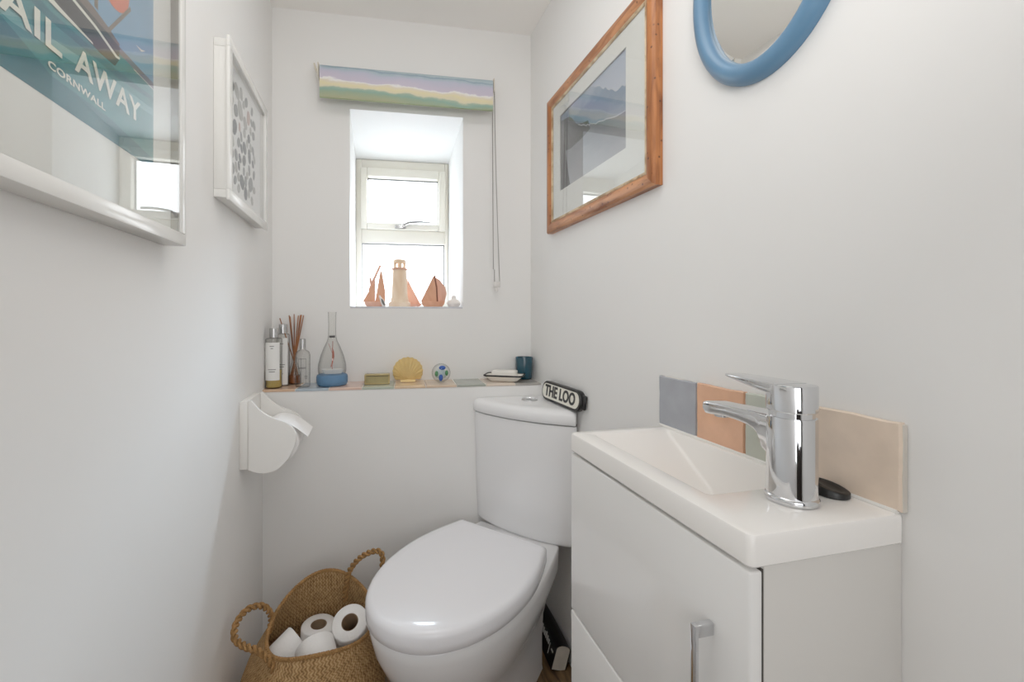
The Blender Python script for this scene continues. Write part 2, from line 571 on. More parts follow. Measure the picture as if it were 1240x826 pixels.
# bead chain
CHM = pbr('bead_chain', rgb(120, 112, 104), rough=0.3, metal=0.6, vary=0.1)
bm = new()
zt, zb = 1.945, 1.205
n = 118
for side in (0, 1):
    for i in range(n):
        t = i / n
        if side == 0:
            p = bw(0.4445 + .004 * t + (.004 if t > .93 else 0), -0.05, zt - .09 + (zb - zt + .09) * t)
        else:
            p = bw(0.452 + .020 * t ** 1.5, -0.05, zt + (zb - zt) * t)
        lathe(bm, [(.0006, -.0022), (.0021, -.001), (.0021, .001), (.0006, .0022)], p, 6, cap0=True, cap1=True)
    # string
    a_, b_ = ((0.4445, zt - .09), (0.4485, zb)) if side == 0 else ((0.452, zt), (0.472, zb))
ch = obj('bead_chain', bm, CHM, bl)
bm = new(); wbox(bm, 0.449, 0.474, -0.054, -0.046, 1.186, 1.206, .003)
wbox(bm, 0.455, 0.466, -0.0535, -0.0465, 1.170, 1.185, .003)
obj('cord_weight', bm, pbr('clear_plastic_tensioner', rgb(214, 210, 206), rough=0.2, vary=0.02), ch)

# ------------------------------------------------------------------ toilet
tl = thing('toilet', 'white corner toilet with lid down and triangular cistern', 'toilet', (0.3835, 1.228, 0.0))
MH = Vector((0.3835, 1.228, 0))
DS = Vector((-0.772, -0.6356, 0))
DLt = Vector((0.6356, -0.772, 0))
DS = (DS + DLt * 0.042).normalized()
DLt = Vector((-DS.y, DS.x, 0))           # + is towards the right wall
def tp(s, l, z):
    return MH + DS * s + DLt * l + Vector((0, 0, z))

def plan(sb, sf, sm, W, rw, n=20, ex=2.1):
    """symmetric egg outline: rear edge straight, widest at sm, round nose at sf"""
    left = []
    for i in range(n):
        t = i / (n - 1)
        s = sb + (sm - sb) * t
        k = (s - sb) / (sm - sb)
        k = math.sin(k * PI / 2)
        left.append((s, rw + (W - rw) * k))
    for i in range(1, n):
        an = (i / n) * PI / 2
        left.append((sm + (sf - sm) * math.sin(an) ** (2 / ex), W * math.cos(an) ** (2 / ex)))
    pts = left + [(sf, 0)] + [(s, -w) for s, w in reversed(left)]
    return pts

# pan
bm = new()
rings = []
for z, sb, sf, sm, W, rw in ((0.0, -.10, .315, .16, .106, .088), (.012, -.10, .313, .16, .104, .086), (.10, -.10, .31, .16, .102, .086), (.17, -.10, .345, .17, .112, .090),
                             (.22, -.10, .390, .18, .136, .102), (.27, -.10, .430, .19, .158, .122), (.32, -.10, .454, .195, .173, .138), (.362, -.10, .465, .2, .180, .140), (.386, -.10, .468, .2, .181, .141), (.391, -.10, .464, .2, .178, .138)):
    rings.append([tp(s, l, z) for s, l in plan(sb, sf, sm, W, rw)])
loft(bm, rings)
obj('pan', bm, CERAMIC, tl, angle=60)
# seat ring and lid
bm = new()
loft(bm, [[tp(s, l, z) for s, l in plan(.012, sf, .2, W, rw)] for z, sf, W, rw in ((.3912, .455, .170, .128), (.393, .457, .172, .130), (.401, .457, .172, .130), (.4025, .455, .170, .128))])
obj('seat', bm, SEATM, tl, angle=60)
bm = new()
rr = []
for z, d in ((.4030, .006), (.3945, .005), (.3935, .003), (.3955, .0003), (.410, 0), (.426, .0), (.433, .003), (.4375, .008), (.4395, .015), (.4405, .035), (.442, .07), (.443, .11), (.4433, .15)):
    rr.append([tp(s, l, z) for s, l in plan(0.0 + d * .8, .475 - d, .2, .1865 - d, .148 - d * .9)])
loft(bm, rr)
obj('lid', bm, SEATM, tl, angle=60)
for l in (-.085, .085):
    bm = new()
    lathe(bm, [(.001, -.02), (.011, -.02), (.011, .02), (.001, .02)], tp(-.012, l, .396), 14, axis=DLt)
    obj('hinge', bm, CERAMIC, tl)
# cistern
CA = Vector((0.347, yl(0.347) - .004, 0))
CB = Vector((0.598, 1.142, 0))
CC = Vector((0.598, yl(0.598) - .004, 0))
def cist(off, z, k=0.0):
    """triangular plan with bowed front; k pulls it back towards the corner"""
    d = (CB - CA); L_ = d.length; d.normalize()
    nrm = Vector((d.y, -d.x, 0))
    if nrm.dot(Vector((-1, -1, 0))) < 0:
        nrm = -nrm
    pts = []
    N_ = 26
    for i in range(N_ + 1):
        t = i / N_
        bow = 0.034 * (1 - (2 * t - 1) ** 2)
        p = CA + d * (L_ * t) + nrm * bow
        pts.append(p)
    # rounded ends
    a0 = CA + Vector((0.0, 0.0, 0))
    pts = [CA + Vector((.004, -.0, 0))] + [p for p in pts[1:-1]]
    ends = []
    # round the near-right corner
    q = [pts[-1], CB + Vector((-.004, .006, 0)) + nrm * .004, CB + Vector((0, .022, 0))]
    for t in (0.35, .7, 1):
        ends.append((1 - t) ** 2 * q[0] + 2 * t * (1 - t) * q[1] + t * t * q[2])
    pts = pts + ends + [CC]
    out = []
    for p in pts:
        v = p + (nrm * off if p is not CC else Vector((0, 0, 0)))
        v = v + (CC - v) * k
        v.x = min(v.x, .6015)
        out.append(Vector((v.x, min(v.y, yl(v.x) - .002), z)))
    return out
bm = new()
loft(bm, [cist(0, .3915, .085), cist(0, .394, .062), cist(0, .401, .050), cist(0, .415, .043), cist(0, .50, .033), cist(0, .60, .021), cist(0, .70, .009), cist(0, .7545, .003)])
cs = obj('cistern', bm, CERAMIC, tl, angle=50)
bm = new(); loft(bm, [cist(-.006, .7545, .02), cist(-.006, .7585, .02)]); obj('seam', bm, GAP, cs, angle=50)
bm = new()
loft(bm, [cist(.004, .7585, .006), cist(.006, .7615, 0), cist(.006, .785, 0), cist(.004, .793, .012), cist(0, .798, .04), cist(0, .8, .09), cist(0, .8005, .16)])
cl = obj('cistern_lid', bm, CERAMIC, tl, angle=60)
bm = new()
bc = Vector((0.521, 1.352, .8006))
lathe(bm, [(.0275, 0), (.0275, .002), (.025, .0035), (.0235, .0035), (.0225, .002), (.021, .003), (.012, .0042), (0.0005, .0045)], bc, 30, cap1=True)
box(bm, (bc.x - .0006, bc.y - .021, bc.z + .003), (bc.x + .0006, bc.y + .021, bc.z + .0048))
obj('flush_button', bm, CHROME, cl)

# ------------------------------------------------------------------ THE LOO sign on the cistern lid
def pill(hl, hh, n=14):
    r = hh
    pts = []
    for i in range(n + 1):
        an = -PI / 2 + PI * i / n
        pts.append((hl - r + r * math.cos(an), r * math.sin(an)))
    for i in range(n + 1):
        an = PI / 2 + PI * i / n
        pts.append((-hl + r + r * math.cos(an), r * math.sin(an)))
    return pts
sg = thing('toilet_sign', 'black and cream pill-shaped sign reading THE LOO on the cistern', 'sign', (0.586, 1.25, .8006))
sc_ = Vector((0.5862, 1.240, .8330))
SM = frame_M(sc_, (0.045, -1, 0), (0.13, 0, 1))     # x along the sign, y up, z out into the room
if (SM.to_3x3() @ Vector((0, 0, 1))).x > 0:
    SM = frame_M(sc_, (-0.045, 1, 0), (0.13, 0, 1))
def sgf(z):
    return lambda x, y: SM @ Vector((x, y, z))
def stack(bm, outlines, mi=0):
    loft(bm, [[SM @ Vector((x, y, z)) for x, y in pill(hl, hh)] for hl, hh, z in outlines], mi=mi)
bm = new(); stack(bm, [(.125, .030, -.0085), (.126, .031, -.006), (.126, .031, .0065), (.1245, .0295, .0085)])
obj('backing', bm, BLACK, sg)
for sgn in (-1, 1):
    bm = new()
    box(bm, (sgn * .122 - .012, -.021, -.0095), (sgn * .122 + .012, .021, .002), .005, 3, 0, SM)
    obj('end_lug', bm, BLACK, sg)
bm = new(); stack(bm, [(.118, .0235, .0086), (.118, .0235, .0096)])
obj('face_plate', bm, CREAMS, sg)
sgn = 1
bm = text_bm('THE LOO', .049, .0006, SM @ Matrix.Translation((0, 0, .0102)), sx=.93, bold=.0016, space=1.02)
obj('lettering', bm, BLACK, sg, smooth=False)

# ------------------------------------------------------------------ vanity, basin, tap
VX, VY0, VY1 = 0.386, 0.367, 0.776
vu = thing('vanity_unit', 'gloss white slimline vanity cabinet under the wash basin', 'cabinet', (0.50, 0.57, 0))
bm = new()
box(bm, (.4055, VY0 + .001, .03), (.6035, VY0 + .017, .8155), .001)
box(bm, (.4055, VY1 - .017, .03), (.6035, VY1 - .001, .8155), .001)
box(bm, (.4055, VY0 + .017, .03), (.6035, VY1 - .017, .048))
box(bm, (.590, VY0 + .017, .048), (.6035, VY1 - .017, .70))
obj('carcass', bm, CARC, vu)
bm = new(); box(bm, (.4025, VY0 + .002, .045), (.4055, VY1 - .002, .812)); obj('shadow_gap', bm, GAP, vu, smooth=False)
bm = new(); box(bm, (VX, VY0, .5075), (.4025, VY1, .8115), .0025, 3)
door = obj('door', bm, GLOSSW, vu)
bm = new(); box(bm, (VX, VY0, .04), (.4025, VY1, .5035), .0025, 3)
obj('lower_panel', bm, GLOSSW, vu)
bm = new()
box(bm, (.3602, .4150, .560), (.3655, .4225, .7265), .0007)
box(bm, (.3645, .4150, .7120), (.3862, .4225, .7265), .0007)
box(bm, (.3645, .4150, .560), (.3862, .4225, .5745), .0007)
obj('handle', bm, CHROME, door)

bs = thing('wash_basin', 'slim white rectangular wash basin on the vanity cabinet', 'basin', (0.495, 0.57, .8157))
bm = new()
X0, X1, Y0, Y1, ZA, ZB = .3845, .6036, .3645, .7785, .8157, .852
def rect(x0, x1, y0, y1, z, r, n=5):
    pts = []
    for cx, cy, a0 in ((x1 - r, y1 - r, 0), (x0 + r, y1 - r, PI / 2), (x0 + r, y0 + r, PI), (x1 - r, y0 + r, 1.5 * PI)):
        for i in range(n + 1):
            an = a0 + PI / 2 * i / n
            pts.append(Vector((cx + r * math.cos(an), cy + r * math.sin(an), z)))
    return pts
TX0, TX1, TY0, TY1 = .4215, .5865, .462, .750
loft(bm, [rect(.42, .5885, .47, .75, ZA + .0, .01), rect(X0 + .003, X1 - .0, Y0 + .003, Y1 - .003, ZA, .006), rect(X0, X1, Y0, Y1, ZA + .003, .008), rect(X0, X1, Y0, Y1, ZB - .005, .008), rect(X0 + .0015, X1, Y0 + .0015, Y1 - .0015, ZB - .0015, .008), rect(X0 + .005, X1, Y0 + .005, Y1 - .005, ZB, .008),
          rect(TX0 - .003, TX1 + .003, TY0 - .003, TY1 + .003, ZB, .010), rect(TX0, TX1, TY0, TY1, ZB - .0012, .010), rect(TX0 + .002, TX1 - .0015, TY0 + .003, TY1 - .004, ZB - .006, .009),
          rect(TX0 + .009, TX1 - .008, TY0 + .012, TY1 - .115, ZB - .070, .010), rect(TX0 + .014, TX1 - .012, TY0 + .018, TY1 - .125, ZB - .078, .010), rect(TX0 + .06, TX1 - .06, TY0 + .07, TY1 - .175, ZB - .081, .010)], cap0=False)
# underside of the bowl, hidden in the cabinet
loft(bm, [rect(.42, .5885, .47, .75, ZA + .0, .01), rect(.424, .584, .468, .64, ZB - .080, .01), rect(.45, .56, .49, .62, ZB - .09, .01)], cap0=False)
bmesh.ops.remove_doubles(bm, verts=bm.verts[:], dist=1e-5)
obj('bowl', bm, BASINM, bs, angle=38)
bm = new(); lathe(bm, [(.019, 0), (.019, .002), (.015, .003), (.012, .0015), (.0005, .0015)], (.504, .548, ZB - .0808), 20)
obj('waste_ring', bm, CHROME, bs)

tpx = Vector((.509, .424, .8521))
tap = thing('basin_mixer_tap', 'chrome single-lever mixer tap standing on the wash basin', 'tap', tpx)
bm = new(); lathe(bm, [(.0275, 0), (.0285, .002), (.0285, .006), (.0270, .0085), (.0255, .0092)], tpx, 40); obj('base_ring', bm, CHROME, tap)
def oval(cx, cy, rx, ry, z, n=40, ex=2.3):
    return [Vector((cx + rx * math.copysign(abs(math.cos(2 * PI * i / n)) ** (2 / ex), math.cos(2 * PI * i / n)),
                    cy + ry * math.copysign(abs(math.sin(2 * PI * i / n)) ** (2 / ex), math.sin(2 * PI * i / n)), z)) for i in range(n)]
bm = new()
loft(bm, [oval(tpx.x, tpx.y, .0255, .0260, tpx.z + .009), oval(tpx.x, tpx.y, .025, .0255, tpx.z + .03), oval(tpx.x, tpx.y, .025, .0255, tpx.z + .102), oval(tpx.x, tpx.y, .0245, .025, tpx.z + .104)])
# spout: sections march along +y
def sect(y, zt, zb, hw, r=.004, n=4):
    r = min(r, (zt - zb) * .45)
    pts = []
    for cx, cz, a0 in ((hw - r, zt - r, 0), (-hw + r, zt - r, PI / 2), (-hw + r, zb + r, PI), (hw - r, zb + r, 1.5 * PI)):
        for i in range(n + 1):
            an = a0 + PI / 2 * i / n
            pts.append(Vector((tpx.x + cx + r * math.cos(an), y, cz + r * math.sin(an))))
    return pts
zz = tpx.z
loft(bm, [sect(tpx.y + .004, zz + .1035, zz + .045, .0215, .006), sect(tpx.y + .0245, zz + .103, zz + .058, .0205, .006), sect(tpx.y + .027, zz + .103, zz + .067, .0203), sect(tpx.y + .031, zz + .103, zz + .0745, .0201), sect(tpx.y + .037, zz + .103, zz + .0795, .020), sect(tpx.y + .048, zz + .1028, zz + .083, .0198), sect(tpx.y + .070, zz + .1022, zz + .0850, .0195), sect(tpx.y + .09, zz + .1016, zz + .0852, .019),
          sect(tpx.y + .112, zz + .101, zz + .0825, .0185), sect(tpx.y + .122, zz + .1005, zz + .082, .018), sect(tpx.y + .127, zz + .099, zz + .086, .017)])
obj('body', bm, CHROME, tap, angle=35)
bm = new(); lathe(bm, [(.010, 0), (.010, .006)], (tpx.x, tpx.y + .108, zz + .0795), 20); obj('aerator', bm, STEEL, tap)
bm = new()
loft(bm, [oval(tpx.x, tpx.y, .0225, .0230, zz + .104), oval(tpx.x, tpx.y, .0225, .0230, zz + .111)])
obj('neck', bm, CHROME, tap)
bm = new()
loft(bm, [oval(tpx.x, tpx.y, .0245, .0250, zz + .1112), oval(tpx.x, tpx.y, .0253, .0258, zz + .1123), oval(tpx.x, tpx.y, .0253, .0258, zz + .1425), oval(tpx.x, tpx.y, .0247, .0252, zz + .1437), oval(tpx.x, tpx.y, .022, .0225, zz + .1440)])
loft(bm, [sect(tpx.y + .0, zz + .1443, zz + .1300, .0248, .002), sect(tpx.y + .026, zz + .1450, zz + .1335, .0240, .002), sect(tpx.y + .055, zz + .1456, zz + .1385, .022, .002), sect(tpx.y + .078, zz + .1460, zz + .1418, .018, .0015), sect(tpx.y + .089, zz + .1460, zz + .1428, .013, .0012), sect(tpx.y + .094, zz + .1457, zz + .1437, .007, .0006)])
obj('lever', bm, CHROME, tap, angle=35)

bm = new()
pc = Vector((.5735, .4265, .8521))
def plugring(k, z, tilt):
    return [pc + Vector((.0185 * k * math.cos(2 * PI * i / 28), .0215 * k * math.sin(2 * PI * i / 28), z + tilt * (math.sin(2 * PI * i / 28) * .75 - math.cos(2 * PI * i / 28) * .35))) for i in range(28)]
loft(bm, [plugring(.92, 0, 0), plugring(1, .0015, 0), plugring(1, .0095, .0035), plugring(.95, .0112, .005), plugring(.72, .0118, .005), plugring(.55, .0100, .004), plugring(.1, .0095, .0005)])
tag(obj('basin_plug', bm, RUBBER, loc=pc), 'small black rubber plug lying behind the tap', 'plug')

# splashback tiles on the wall
sp = thing('tile_splashback', 'row of four glazed tiles on the wall above the basin', 'splashback', (.599, .573, .853))
STM = [tilemat('glaze_cream', 228, 208, 188), tilemat('glaze_green', 186, 190, 178), tilemat('glaze_orange', 222, 172, 140), tilemat('glaze_slate', 160, 163, 170)]
bm = new(); box(bm, (.5965, .3622, .853), (.6035, .7865, .955), .001); obj('grout', bm, GROUT, sp, smooth=False)
bm = new(); tube(bm, [(.5935, .366 + i * .0209, .8535) for i in range(21)], .0030, 8); obj('sealant', bm, WHITEP, sp)
ty = [.3615, .470, .574, .680, .787]
names = ['cream tile', 'green-grey tile', 'terracotta orange tile', 'slate grey tile']
for i in range(4):
    bm = new()
    n = 8
    y0, y1, z0, z1 = ty[i] + .0015, ty[i + 1] - .0015, .8545, .957 - .0006 * i
    # slightly wavy hand-made outline
    ol = []
    for (ay, az, by, bz) in ((y0, z0, y1, z0), (y1, z0, y1, z1), (y1, z1, y0, z1), (y0, z1, y0, z0)):
        for k in range(n):
            t = k / n
            ol.append((ay + (by - ay) * t + random.uniform(-.0007, .0007), az + (bz - az) * t + random.uniform(-.0007, .0007)))
    cy, cz = (y0 + y1) / 2, (z0 + z1) / 2
    loft(bm, [[Vector((.6, a, b)) for a, b in ol], [Vector((.5945, a, b)) for a, b in ol], [Vector((.5925, cy + (a - cy) * .97, cz + (b - cz) * .97)) for a, b in ol]])
    o = obj('tile', bm, STM[i], sp, angle=50)
    o['label'] = names[i]

# ------------------------------------------------------------------ loo roll holder on the left wall
ho = thing('toilet_roll_holder', 'white painted wooden loo roll holder fixed to the wall', 'holder', (-0.329, 1.306, .67))
cheek = [(-.309, .857), (-.302, .858), (-.294, .848), (-.284, .834), (-.272, .822), (-.259, .813), (-.245, .807), (-.234, .803), (-.222, .798), (-.211, .791), (-.203, .784), (-.196, .775), (-.192, .766), (-.191, .755), (-.192, .742),
         (-.196, .729), (-.202, .713), (-.211, .698), (-.222, .684), (-.234, .674), (-.246, .667), (-.259, .664), (-.272, .664), (-.284, .666), (-.296, .670), (-.309, .676)]
for (a, b) in ((1.235, 1.245), (1.367, 1.377)):
    bm = new(); prism(bm, cheek, lambda x, z: (x, a, z), lambda x, z: (x, b, z))
    bmesh.ops.bevel(bm, geom=[e for e in bm.edges if abs(e.verts[0].co.y - e.verts[1].co.y) < 1e-6], offset=.0012, segments=2, affect='EDGES')
    obj('side_panel', bm, WHITEP, ho)
bm = new(); box(bm, (-.3288, 1.233, .678), (-.3095, 1.379, .856), .0015); obj('back_board', bm, WHITEP, ho)
bm = new(); lathe(bm, [(.010, 0), (.010, .1215)], (-.247, 1.2452, .737), 16, axis=(0, 1, 0)); obj('roller', bm, WHITEP, ho)

def roll_parts(root, r=.05, h=.10, core=.021, rings=True):
    bm = new()
    pr = [(core, -h / 2), (r - .003, -h / 2), (r, -h / 2 + .003), (r, h / 2 - .003), (r - .003, h / 2), (core, h / 2)]
    rv = lathe(bm, pr, (0, 0, 0), 40, cap0=False, cap1=False)
    obj('paper', bm, PAPER, root, local=True, angle=50)
    bm = new()
    pr = [(core, -h / 2 + .001), (core, h / 2 - .001), (core - .0015, h / 2 - .001), (core - .0015, -h / 2 + .001)]
    rv = lathe(bm, pr, (0, 0, 0), 28, cap0=False, cap1=False)
    for i in range(28):
        j = (i + 1) % 28
        bm.faces.new((rv[0][i], rv[0][j], rv[3][j], rv[3][i]))
    obj('cardboard_core', bm, CARD, root, local=True, angle=50)

hr = thing('toilet_roll', 'white loo roll hanging in the wooden wall holder', 'toilet roll', (-.245, 1.306, .737))
hr.rotation_euler = (PI / 2, 0, 0)
roll_parts(hr, .058, .108)
bm = new()
path = [(-.262, .7925), (-.245, .796), (-.228, .7935), (-.212, .787), (-.195, .776), (-.180, .764), (-.163, .7495)]
path = catmull([(a, 0, b) for a, b in path], 4)
Mi = (Matrix.Translation((-.245, 1.306, .737)) @ Matrix.Rotation(PI / 2, 4, 'X')).inverted()
loft(bm, [[Mi @ Vector((p.x, 1.252, p.z)) for p in path] + [Mi @ Vector((p.x, 1.252, p.z + .0008)) for p in reversed(path)],
          [Mi @ Vector((p.x, 1.360, p.z)) for p in path] + [Mi @ Vector((p.x, 1.360, p.z + .0008)) for p in reversed(path)]])
obj('loose_sheet', bm, PAPER, hr, local=True)

# ------------------------------------------------------------------ pictures
def picture_frame(bm, x0, x1, y0, y1, z0, z1, w, mi=0, r=.0015):
    """four members round an opening; wall at x0, room side x1"""
    lo, hi = min(x0, x1), max(x0, x1)
    for q in ((y0, y1, z0, z0 + w), (y0, y1, z1 - w, z1)):
        box(bm, (lo, q[0], q[2]), (hi, q[1], q[3]), r, 2, mi)
    for q in ((y0, y0 + w), (y1 - w, y1)):
        box(bm, (lo, q[0], z0 + w), (hi, q[1], z1 - w), r, 2, mi)

FRW = pbr('white_gloss_frame', rgb(226, 225, 221), rough=0.18, vary=0.008, scale=5)
# -- big poster
pf = thing('framed_poster', 'large white-framed sailing poster reading SAIL AWAY beside the basin end', 'picture', (-.329, .56, 1.196))
pf['label'] = 'large white-framed travel poster of a ship reading SAIL AWAY'
PY0, PY1, PZ0, PZ1 = .313, .807, 1.196, 1.90
bm = new(); picture_frame(bm, -.3288, -.2955, PY0, PY1, PZ0, PZ1, .0195); obj('frame', bm, FRW, pf)
bm = new(); box(bm, (-.3285, PY0 + .019, PZ0 + .019), (-.3105, PY1 - .019, PZ1 - .019)); obj('mount', bm, MATB, pf, smooth=False)
def paint(name, r, g, b, v=.05, s=30):
    return pbr(name, rgb(r, g, b), rough=.7, spec=.2, vary=v, scale=s)
PC = [paint('print_sea', 74, 140, 148), paint('print_sky', 128, 172, 206), paint('print_deep_sea', 58, 116, 130), paint('print_hull', 52, 52, 58), paint('print_sun', 230, 122, 92),
      paint('print_foam', 240, 240, 228, .02), paint('print_spar', 128, 114, 98), paint('print_purple', 118, 114, 134), paint('print_light_sea', 122, 172, 178), paint('print_deck', 120, 104, 96)]
bm = new()
lay = [0]
def art(pts, mi):
    lay[0] += 1
    x = -.3104 + lay[0] * .00006
    flat(bm, [(x, y, z) for y, z in pts], mi)
A0, A1, B0, B1 = .39, .73, 1.297, 1.80
art([(A0, B0), (A1, B0), (A1, B1), (A0, B1)], 1)                                 # sky
art([(A0, B0), (A1, B0), (A1, 1.416), (A0, 1.416)], 0)                           # sea
art([(A0, B0), (A1, B0), (A1, 1.312), (.62, 1.324), (.52, 1.322), (.45, 1.344), (A0, 1.352)], 2)
art([(A0, 1.362), (.47, 1.352), (.60, 1.372), (A1, 1.386), (A1, 1.376), (.60, 1.36), (.47, 1.343), (A0, 1.348)], 8)
art([(A0, 1.398), (.52, 1.386), (.64, 1.392), (A1, 1.404), (A1, 1.398), (.64, 1.383), (.52, 1.376), (A0, 1.386)], 2)
art([(.635, 1.4245), (A1, 1.4245), (A1, 1.4155), (.632, 1.4155)], 7)
sunp = [(.628 + .036 * math.cos(2 * PI * i / 30), 1.502 + .036 * math.sin(2 * PI * i / 30)) for i in range(30)]
art(sunp, 4)
art([(.589, 1.44), (.596, 1.44), (.596, 1.74), (.589, 1.74)], 6)
art([(.500, 1.44), (.507, 1.44), (.507, 1.79), (.500, 1.79)], 6)
art([(.52, 1.50), (.587, 1.47), (.587, 1.72)], 5)
art([(.41, 1.48), (.498, 1.46), (.498, 1.77)], 5)
art([(.612, 1.428), (.618, 1.428), (.668, 1.489), (.665, 1.493)], 6)
art([(A0, 1.4415), (.585, 1.438), (.612, 1.434), (.641, 1.4275), (.638, 1.422), (A0, 1.430)], 9)
art([(A0, 1.400), (.53, 1.396), (.60, 1.392), (.630, 1.394), (.638, 1.405), (.641, 1.4235), (.60, 1.426), (A0, 1.434)], 3)
art([(A0, 1.424), (.55, 1.4195), (.59, 1.4155), (.632, 1.4055), (.640, 1.4075), (.641, 1.4105), (.634, 1.4095), (.59, 1.4195), (.55, 1.4235), (A0, 1.428)], 5)
art([(A0, 1.4015), (.47, 1.400), (.50, 1.4025), (.53, 1.3985), (.585, 1.3955), (.586, 1.3935), (.53, 1.3935), (A0, 1.396)], 5)
art([(.674, 1.4150), (.73, 1.4150), (.73, 1.4138), (.674, 1.4138)], 5)
art([(.678, 1.4505), (.694, 1.4498), (.705, 1.4575), (.694, 1.4530)], 5)
obj('print', bm, PC, pf, smooth=False, recalc=False)
LM = frame_M((-.3090, 0, 0), (0, 1, 0), (0, 0, 1))
def letters(body, y, z, size, sx=1.0):
    M = frame_M((-.3090, y, z), (0, 1, 0), (0, 0, 1))
    return text_bm(body, size, .0001, M, sx=sx, bold=.0007, space=1.06)
def fit(bm, y0, y1, z0, z1):
    ys = [v.co.y for v in bm.verts]; zs = [v.co.z for v in bm.verts]
    for v in bm.verts:
        v.co.y = y0 + (v.co.y - min(ys)) / (max(ys) - min(ys)) * (y1 - y0)
        v.co.z = z0 + (v.co.z - min(zs)) / (max(zs) - min(zs)) * (z1 - z0)
    return bm
for word, q in (('SAIL', (.4315, .5335, 1.3465, 1.3755)), ('AWAY', (.5535, .6905, 1.3465, 1.3750)), ('CORNWALL', (.5135, .6085, 1.3272, 1.3352))):
    obj('lettering', fit(letters(word, .56, 1.36, .035), *q), PC[5], pf, smooth=False)
bm = new()
SPC = pbr('taupe_spacer', rgb(122, 114, 100), rough=.8, vary=.05, scale=20)
picture_frame(bm, -.3102, -.2990, PY0 + .0185, PY1 - .0185, PZ0 + .0185, PZ1 - .0185, .0018, r=0)
obj('spacer', bm, SPC, pf, smooth=False)
bm = new(); box(bm, (-.2985, PY0 + .019, PZ0 + .019), (-.2970, PY1 - .019, PZ1 - .019)); obj('glass', bm, PICGLASS, pf, smooth=False)

# -- pebble picture
sf = thing('framed_pebble_picture', 'square white box-framed picture of grey pebbles near the window wall', 'picture', (-.329, 1.21, 1.335))
sf['label'] = 'square white box-framed picture of grey pebbles on the wall'
QY0, QY1, QZ0, QZ1 = 1.034, 1.392, 1.334, 1.694
bm = new(); picture_frame(bm, -.3288, -.302, QY0 + .006, QY1 - .006, QZ0 + .006, QZ1 - .006, .018)
picture_frame(bm, -.302, -.295, QY0, QY1, QZ0, QZ1, .024)
obj('frame', bm, FRW, sf)
bm = new(); box(bm, (-.3285, QY0 + .02, QZ0 + .02), (-.3095, QY1 - .02, QZ1 - .02)); obj('mount', bm, pbr('pebble_ground', rgb(240, 241, 240), rough=.9, vary=.01), sf, smooth=False)
bm = new()
PM = [paint('pebble_grey', 148, 152, 153, .12, 60), paint('pebble_pale', 180, 181, 178, .1, 60), paint('pebble_slate', 114, 119, 122, .12, 60), paint('pebble_sand', 200, 192, 164, .1, 60), paint('pebble_rose', 200, 176, 170, .1, 60)]
placed = []
tries = 0
yy0, yy1, zz0, zz1 = QY0 + .045, QY1 - .075, QZ0 + .045, QZ1 - .045
while len(placed) < 90 and tries < 6000:
    tries += 1
    ra = random.uniform(.011, .024)
    y = random.uniform(yy0 + ra, yy1 - ra); z = random.uniform(zz0 + ra, zz1 - ra)
    if all((y - a) ** 2 + (z - b) ** 2 > (ra + c) ** 2 * .86 for a, b, c in placed):
        placed.append((y, z, ra))
        an = random.uniform(0, PI); el = random.uniform(.72, .95)
        mi = random.choices(range(5), (5, 4, 3, .5, .4))[0]
        pts = []
        for i in range(14):
            t = 2 * PI * i / 14
            a_, b_ = ra * math.cos(t), ra * el * math.sin(t) * (1 + .12 * math.sin(t * 2 + an))
            pts.append((y + a_ * math.cos(an) - b_ * math.sin(an), z + a_ * math.sin(an) + b_ * math.cos(an)))
        loft(bm, [[Vector((-.3094, p, q)) for p, q in pts], [Vector((-.3088, p, q)) for p, q in pts]], cap0=False, mi=mi)
obj('pebble_print', bm, PM, sf, smooth=False)
bm = new(); box(bm, (-.3015, QY0 + .02, QZ0 + .02), (-.3000, QY1 - .02, QZ1 - .02)); obj('glass', bm, MATGLASS, sf, smooth=False)

# -- watercolour on the right wall
PINE = wood('reclaimed_pine', rgb(150, 88, 44), rgb(204, 142, 88), scale=5, stretch=(3, 3, 3), rough=.4)
PINEZ = wood('reclaimed_pine_upright', rgb(118, 62, 26), rgb(180, 112, 60), scale=7, stretch=(9, 9, 1.2), rough=.4)
PINEY = wood('reclaimed_pine_rail', rgb(128, 70, 34), rgb(200, 138, 92), scale=7, stretch=(9, 1.2, 9), rough=.4)
SLIP = wood('worn_gilt_slip', rgb(150, 118, 80), rgb(214, 192, 158), scale=26, stretch=(1, 1, 1), rough=.5, knots=False)
rf = thing('framed_watercolour', 'pine-framed blue and grey seascape watercolour above the cistern', 'picture', (.604, 1.08, 1.36))
rf['label'] = 'pine-framed blue and grey seascape watercolour on the wall'
WY0, WY1, WZ0, WZ1 = .788, 1.352, 1.358, 1.802
WXF = .580
def moulding(bm, y0, y1, z0, z1, w0, w1, xs, mi=0, sides=(0, 1, 2, 3)):
    """mitred moulding; profile (inset from outer edge, x)"""
    prof = [(w0 + (w1 - w0) * t, x) for t, x in xs]
    def corner(k, inset):
        return ((y0 + inset, z0 + inset), (y1 - inset, z0 + inset), (y1 - inset, z1 - inset), (y0 + inset, z1 - inset))[k]
    for s in sides:
        a, b = s, (s + 1) % 4
        ra = []; rb = []
        for ins, x in prof:
            ca = corner(a, ins); cb = corner(b, ins)
            ra.append(Vector((x, ca[0], ca[1]))); rb.append(Vector((x, cb[0], cb[1])))
        loft(bm, [ra, rb])
XS = [(0, .6036), (0, .586), (.12, .582), (.25, .5805), (.6, .5795), (.85, .5825), (1, .5865), (1, .6036)]
for side_ in range(4):
    bm = new(); moulding(bm, WY0, WY1, WZ0, WZ1, 0, .031, XS, sides=(side_,))
    obj('frame_rail', bm, PINEZ if side_ % 2 else PINEY, rf, angle=30)
